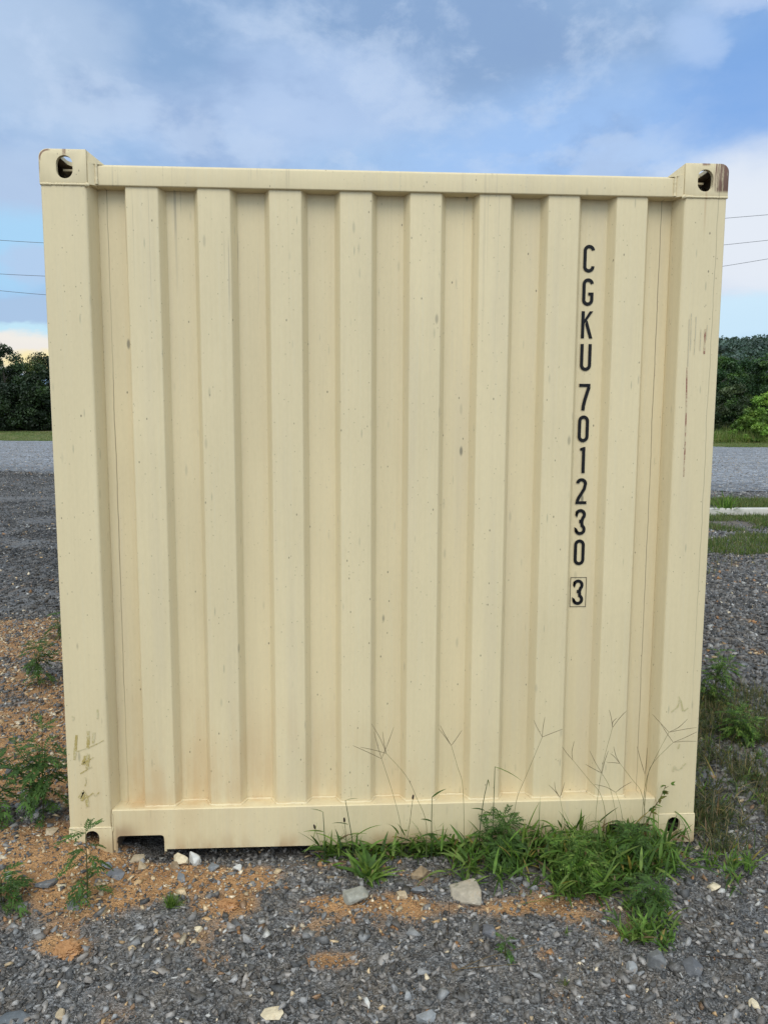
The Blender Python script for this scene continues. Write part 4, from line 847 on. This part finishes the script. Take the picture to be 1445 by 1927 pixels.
# dull weeds along the right side and patchy grass by the kerb
p = [(rg.uniform(2.47, 3.3), rg.uniform(-.14, 1.7)) for _ in range(1300)]; p = [q for q in p if fbm(q[0], q[1], 3, 2.0, 3) > .38+.13*(q[0]-2.5)]
V1 = crab_plants(p, rg.uniform(.05, .14, len(p)), rg, 'dull', wmul=.42)
p = [(rg.uniform(2.46, 2.75), rg.uniform(-.05, 1.9)) for _ in range(110)]; V2 = crab_plants(p, rg.uniform(.10, .24, len(p)), rg, 'dull', wmul=.5)
p = [(rg.uniform(2.5, 3.4), rg.uniform(.2, 1.9)) for _ in range(70)]; V3 = crab_plants(p, rg.uniform(.07, .14, len(p)), rg, 'fresh', wmul=.6)
stuff('weed_cover', catC(V1, V2, V3), 'thin wiry brownish green weeds along the right side of the container', 'weeds')
def patch(name, test, x0, x1, y0, y1, n, L, W, kind, lab, rng, cat='grass'):
    x = rng.uniform(x0, x1, n); y = rng.uniform(y0, y1, n); k = test(x, y); x, y = x[k], y[k]; B = np.column_stack([x, y, gh(x, y)])
    V, F, kk = blades(B, dirs(len(x), rng, 35, 88), rng.uniform(.5, 1.1, len(x))*L, np.full(len(x), W)*rng.uniform(.7, 1.3, len(x)), rng.uniform(.2, .9, len(x)), rng, seg=3)
    o = mesh_obj(name, V, F, M_leaf, smooth=True, cols=np.repeat(greens(len(x), rng, kind), kk, 0)); tag(o, lab, cat, kind='stuff')
patch('grass_patch', lambda x, y: fbm(x, y, .9, 6.1, 3)+.10*np.exp(-((y-8.2)/1.2)**2)-.25*smooth(6.6, 5.2, y) > .44, 3.0, 12, 5.4, 10.7, 80000, .11, .010, 'mown', 'short patchy grass between the gravel and the kerb', rg)
patch('grass_patch', lambda x, y: fbm(x, y, .7, 3.1, 3) > .47, 3.4, 14, 11.1, 13.8, 34000, .13, .012, 'mown', 'short yellowish grass strip behind the kerb', rg)
patch('straw', lambda x, y: np.exp(-(((x-4.75)/.75)**2+((y-6.25)/.35)**2)) > rg.uniform(0, 1, len(x)), 3.4, 6.2, 5.4, 7.2, 1800, .11, .010, 'dull', 'dead brown straw at the near edge of the patchy grass', rg, 'straw')
patch('weed_cover', lambda x, y: fbm(x, y, 3, 2.0, 3) > .34+.12*(x-2.5), 2.46, 3.6, -.15, 1.7, 6500, .13, .0032, 'dull', 'thin upright dry grass blades among the weeds right of the container', rg, 'weeds')
q = at(1361, 968); tuft('kerb_weed', q[:2], 90, .50, .035, 'leafy upright green weed growing against the concrete kerb', 'weed', 51, lo=15, hi=88)

# ------------------------------------------------------------------ trees, hill, tall grass, wires
def leaf_quads(P, size, rng, flat=0.0):
    n = len(P); a = dirs(n, rng, -60, 60); b_ = np.cross(a, dirs(n, rng, -90, 90)); b_ /= np.linalg.norm(b_, axis=1)[:, None]+1e-9; s = size[:, None]
    V = np.stack([P-a*s, P-b_*s*.55, P+a*s, P+b_*s*.55], 1).reshape(-1, 3); F = np.arange(4*n).reshape(-1, 4); return V, F
def crown_mesh(h, wd_, seed, nclump=70, per=150, leaf=.125, low=.12, pal=((.022, .050, .012), (.035, .072, .016), (.05, .095, .02)), spire=False):
    rng = np.random.default_rng(seed); Ps, Cs = [], []; pal = np.array(pal)
    for i in range(nclump):
        u = rng.uniform(low, 1.0); prof = math.sin(math.pi*min(1, (u-low)/(1-low)*.82+.16))**.7 if not spire else (1-(u-low)/(1-low))**.7*.9+.08
        a = rng.uniform(0, 6.28); rr = prof*wd_/2*math.sqrt(rng.uniform(.15, 1)); c = np.array([math.cos(a)*rr, math.sin(a)*rr, u*h]); rad = wd_*rng.uniform(.06, .15)
        q = rng.normal(size=(per, 3)); q /= np.linalg.norm(q, axis=1)[:, None]; q *= rad*rng.uniform(.35, 1.05, (per, 1)); q[:, 2] *= .7; Ps.append(c+q); Cs.append(np.tile(pal[rng.integers(0, 3)]*rng.uniform(.5, 1.5), (per, 1)))
    P = np.concatenate(Ps); P[:, 2] = np.maximum(P[:, 2], .15); V, F = leaf_quads(P, rng.uniform(.6, 1.3, len(P))*leaf, rng); return V, F, np.repeat(np.concatenate(Cs)*rng.uniform(.75, 1.25, (len(P), 1)), 4, 0)
def trunk_mesh(h, seed, rad=.16):
    rng = np.random.default_rng(seed); tp = [tube(spline([(0, 0, -.3), (rng.normal(0, .1), rng.normal(0, .1), h*.45), (rng.normal(0, .3), rng.normal(0, .3), h*.85)], 8), np.linspace(rad, rad*.3, 8), 7)]
    for k in range(7):
        a = rng.uniform(0, 6.28); z0 = h*rng.uniform(.25, .7); l_ = h*rng.uniform(.15, .28); tp.append(tube(spline([(0, 0, z0), (math.cos(a)*l_*.5, math.sin(a)*l_*.5, z0+l_*.35), (math.cos(a)*l_, math.sin(a)*l_, z0+l_*.6)], 6), np.linspace(rad*.45, rad*.12, 6), 5))
    return joinq(tp)
protos = {}
def tree(kind, px, toppx, Yp, label, wd_=None, seed=1, group='trees beyond the gravel lot', name='tree', rot=0, pal=None, **kw):
    p = aty(px, 815, Yp); p[2] = float(gh(p[0], p[1])); h = aty(px, toppx, Yp)[2]-p[2]; wd_ = wd_ or h*.75
    e = empty(name, tuple(p), label, 'tree' if name != 'shrub' else 'shrub', group); e.rotation_euler[2] = rot
    if name == 'tree': V, F = trunk_mesh(h, seed); mesh_obj('trunk', V, F, M_bark, e, True)
    args = dict(kw); 
    if pal: args['pal'] = pal
    V, F, c = crown_mesh(h, wd_, seed, **args); mesh_obj('crown', V, F, M_tree, e, False, c); return e
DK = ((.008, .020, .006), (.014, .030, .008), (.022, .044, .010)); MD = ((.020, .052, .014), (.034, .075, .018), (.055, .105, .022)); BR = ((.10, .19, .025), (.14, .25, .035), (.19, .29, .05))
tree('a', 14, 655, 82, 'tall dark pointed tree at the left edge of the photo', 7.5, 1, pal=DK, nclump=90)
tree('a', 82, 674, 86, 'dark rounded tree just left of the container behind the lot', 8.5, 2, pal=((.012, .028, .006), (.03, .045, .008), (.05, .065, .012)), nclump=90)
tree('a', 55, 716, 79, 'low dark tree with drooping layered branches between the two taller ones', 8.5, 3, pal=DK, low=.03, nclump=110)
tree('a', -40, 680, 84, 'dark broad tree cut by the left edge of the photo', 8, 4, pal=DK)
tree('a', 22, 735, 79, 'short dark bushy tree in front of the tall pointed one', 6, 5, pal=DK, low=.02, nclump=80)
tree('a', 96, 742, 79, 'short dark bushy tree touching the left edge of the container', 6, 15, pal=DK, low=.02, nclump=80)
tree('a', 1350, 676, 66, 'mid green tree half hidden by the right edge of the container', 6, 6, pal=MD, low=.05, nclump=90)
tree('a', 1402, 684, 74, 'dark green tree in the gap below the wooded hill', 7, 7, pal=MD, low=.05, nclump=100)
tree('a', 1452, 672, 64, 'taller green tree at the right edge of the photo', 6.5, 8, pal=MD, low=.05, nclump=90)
tree('a', 1376, 730, 60, 'dull green shrub under the trees right of the container', 4.5, 9, name='shrub', pal=((.03, .05, .016), (.045, .07, .022), (.06, .08, .03)), low=.02, leaf=.12, nclump=50)
tree('a', 1440, 745, 58, 'bright yellow green shrub at the right edge of the photo', 4.2, 10, name='shrub', pal=BR, low=.02, leaf=.12, nclump=60)
tree('a', 1410, 770, 57, 'low bright green shrub in front of the dull green shrub', 2.8, 11, name='shrub', pal=BR, low=.02, leaf=.10, nclump=40)
# wood that carries on behind: reads as one mass
Vs = []; rng = np.random.default_rng(5)
for k in range(52):
    px = rng.uniform(-500, 2050); 
    if -60 < px < 100 or 1340 < px < 1460: Yp = rng.uniform(88, 96)
    else: Yp = rng.uniform(74, 90)
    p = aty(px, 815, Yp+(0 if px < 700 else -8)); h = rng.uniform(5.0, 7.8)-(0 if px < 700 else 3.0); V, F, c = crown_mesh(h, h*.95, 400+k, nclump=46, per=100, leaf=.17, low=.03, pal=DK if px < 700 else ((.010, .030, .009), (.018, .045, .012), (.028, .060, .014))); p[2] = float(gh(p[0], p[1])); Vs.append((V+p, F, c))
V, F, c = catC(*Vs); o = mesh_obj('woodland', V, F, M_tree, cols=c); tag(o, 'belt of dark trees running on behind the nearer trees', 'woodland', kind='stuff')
# wooded hill to the right
hx = np.linspace(10, 420, 60); hy = np.linspace(150, 420, 40); HX, HY = np.meshgrid(hx, hy)
def hillz(x, y): return 29*np.exp(-((y-275)/70)**2)*smooth(20, 95, x)*(.86+.28*fbm(x, y, .022, 8.8, 3))
ii = np.arange(60*40).reshape(40, 60); F = np.stack([ii[:-1, :-1], ii[:-1, 1:], ii[1:, 1:], ii[1:, :-1]], -1).reshape(-1, 4)
tag(mesh_obj('hill', np.stack([HX, HY, hillz(HX, HY)+.5], -1).reshape(-1, 3), F, M_gg, smooth=True), kind='structure')
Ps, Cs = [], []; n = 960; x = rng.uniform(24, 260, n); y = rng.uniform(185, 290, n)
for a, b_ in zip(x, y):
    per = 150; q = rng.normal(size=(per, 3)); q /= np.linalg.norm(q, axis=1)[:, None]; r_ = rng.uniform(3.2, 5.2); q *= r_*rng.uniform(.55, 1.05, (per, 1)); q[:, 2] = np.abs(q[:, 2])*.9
    Ps.append(np.array([a, b_, float(hillz(a, b_))+1.8])+q); Cs.append(np.tile(np.array([.062, .098, .076])*rng.uniform(.5, 1.5), (per, 1)))  # bluer, paler leaf colour paints the haze of distance
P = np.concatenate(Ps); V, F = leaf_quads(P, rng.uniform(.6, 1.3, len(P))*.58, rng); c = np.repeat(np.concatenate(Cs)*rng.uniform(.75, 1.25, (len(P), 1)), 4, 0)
o = mesh_obj('hill_forest', V, F, M_tree, cols=c); tag(o, 'haze-tinted dark green forest covering the far hill on the right', 'forest', kind='stuff')
# rough grass at the foot of the trees
def lineB_y(x): a, b_ = LINE_B; return a[1]+(b_[1]-a[1])*(x-a[0])/(b_[0]-a[0])
def strip(name, x0, x1, o0, o1, n, L, W, kind, lab, rng):
    x = rng.uniform(x0, x1, n); y = lineB_y(x)+rng.uniform(o0, o1, n); B = np.column_stack([x, y, gh(x, y)]); V, F, kk = blades(B, dirs(n, rng, 40, 88), rng.uniform(.4, 1.1, n)*L, np.full(n, W), rng.uniform(.1, .8, n), rng, seg=3)
    tag(mesh_obj(name, V, F, M_leaf, cols=np.repeat(greens(n, rng, kind)*(1.7 if L > 1 else 1.25), kk, 0)), lab, 'grass', kind='stuff')
strip('tall_grass', 14, 48, 4, 9, 30000, 1.15, .035, 'mown', 'tall rough grass below the shrubs on the right', rng)
strip('short_grass', 12, 50, -.2, 4.5, 26000, .16, .03, 'mown', 'short green grass edging the pale gravel on the right', rng)
strip('short_grass', -50, -8, -.2, 9, 30000, .16, .035, 'mown', 'short grass strip edging the pale gravel on the left', rng)
def m_wire(t, b):
    P = t.node('ShaderNodeTexCoord').outputs['Object']; n, _ = t.noise(P, 3, 2); t.set(b.inputs['Base Color'], t.mix(n, (.05, .05, .055), (.11, .11, .12)))
M_wire = material('weathered cable', m_wire, .6)
for ys, lab in (((452, 457, 411, 404), 'highest of the three overhead power lines behind the container'), ((515.5, 519.5, 461, 452), 'middle one of the three overhead power lines behind the container'), ((547, 554.5, 501, 487), 'lowest of the three overhead power lines behind the container')):
    cf = np.polyfit([0, 83, 1360, 1445], ys, 3); xs = np.linspace(-700, 2100, 90); P = []
    for px in xs:
        q = min(max(px, -150), 1600); py = np.polyval(cf, q)+(px-q)*np.polyval(np.polyder(cf), q); P.append(aty(px, py, 48))
    V, F = tube(np.array(P), .015, 5); c0 = P[45]; o = mesh_obj('power_line', V, F, M_wire, smooth=True, origin=c0); o.location = c0; tag(o, lab, 'cable', 'overhead power lines')
# dry twigs and dead stalks lying on the gravel
for i, (pts, lab) in enumerate(((( (850, 1838), (920, 1808), (1010, 1785)), 'long pale dry stalk lying on the gravel in the lower middle'), (((856, 1832), (920, 1826), (975, 1822)), 'straight thin dry stalk crossing the long pale one'), (((1315, 1806), (1370, 1810), (1420, 1808)), 'brown twig lying at the right below the dark block'), (((842, 1770), (845, 1720), (846, 1668)), 'thin dark upright dead stem left of the flat slab'))):
    P = [at(*q) for q in pts]
    for q in P: q[2] = float(gh(q[0], q[1]))+.012
    if i == 3: P = [P[0], P[0]+np.array([.004, .01, .05]), P[0]+np.array([.006, .02, .10])]
    c0 = P[0].copy(); V, F = tube(spline(P, 12), np.linspace(.0016, .0009, 12), 5); o = mesh_obj('twig', V, F, M_leaf, None, True, np.tile([.22, .16, .09] if i < 2 else [.07, .045, .03], (len(V), 1)), c0); o.location = c0; tag(o, lab, 'twig', 'dry twigs on the gravel')
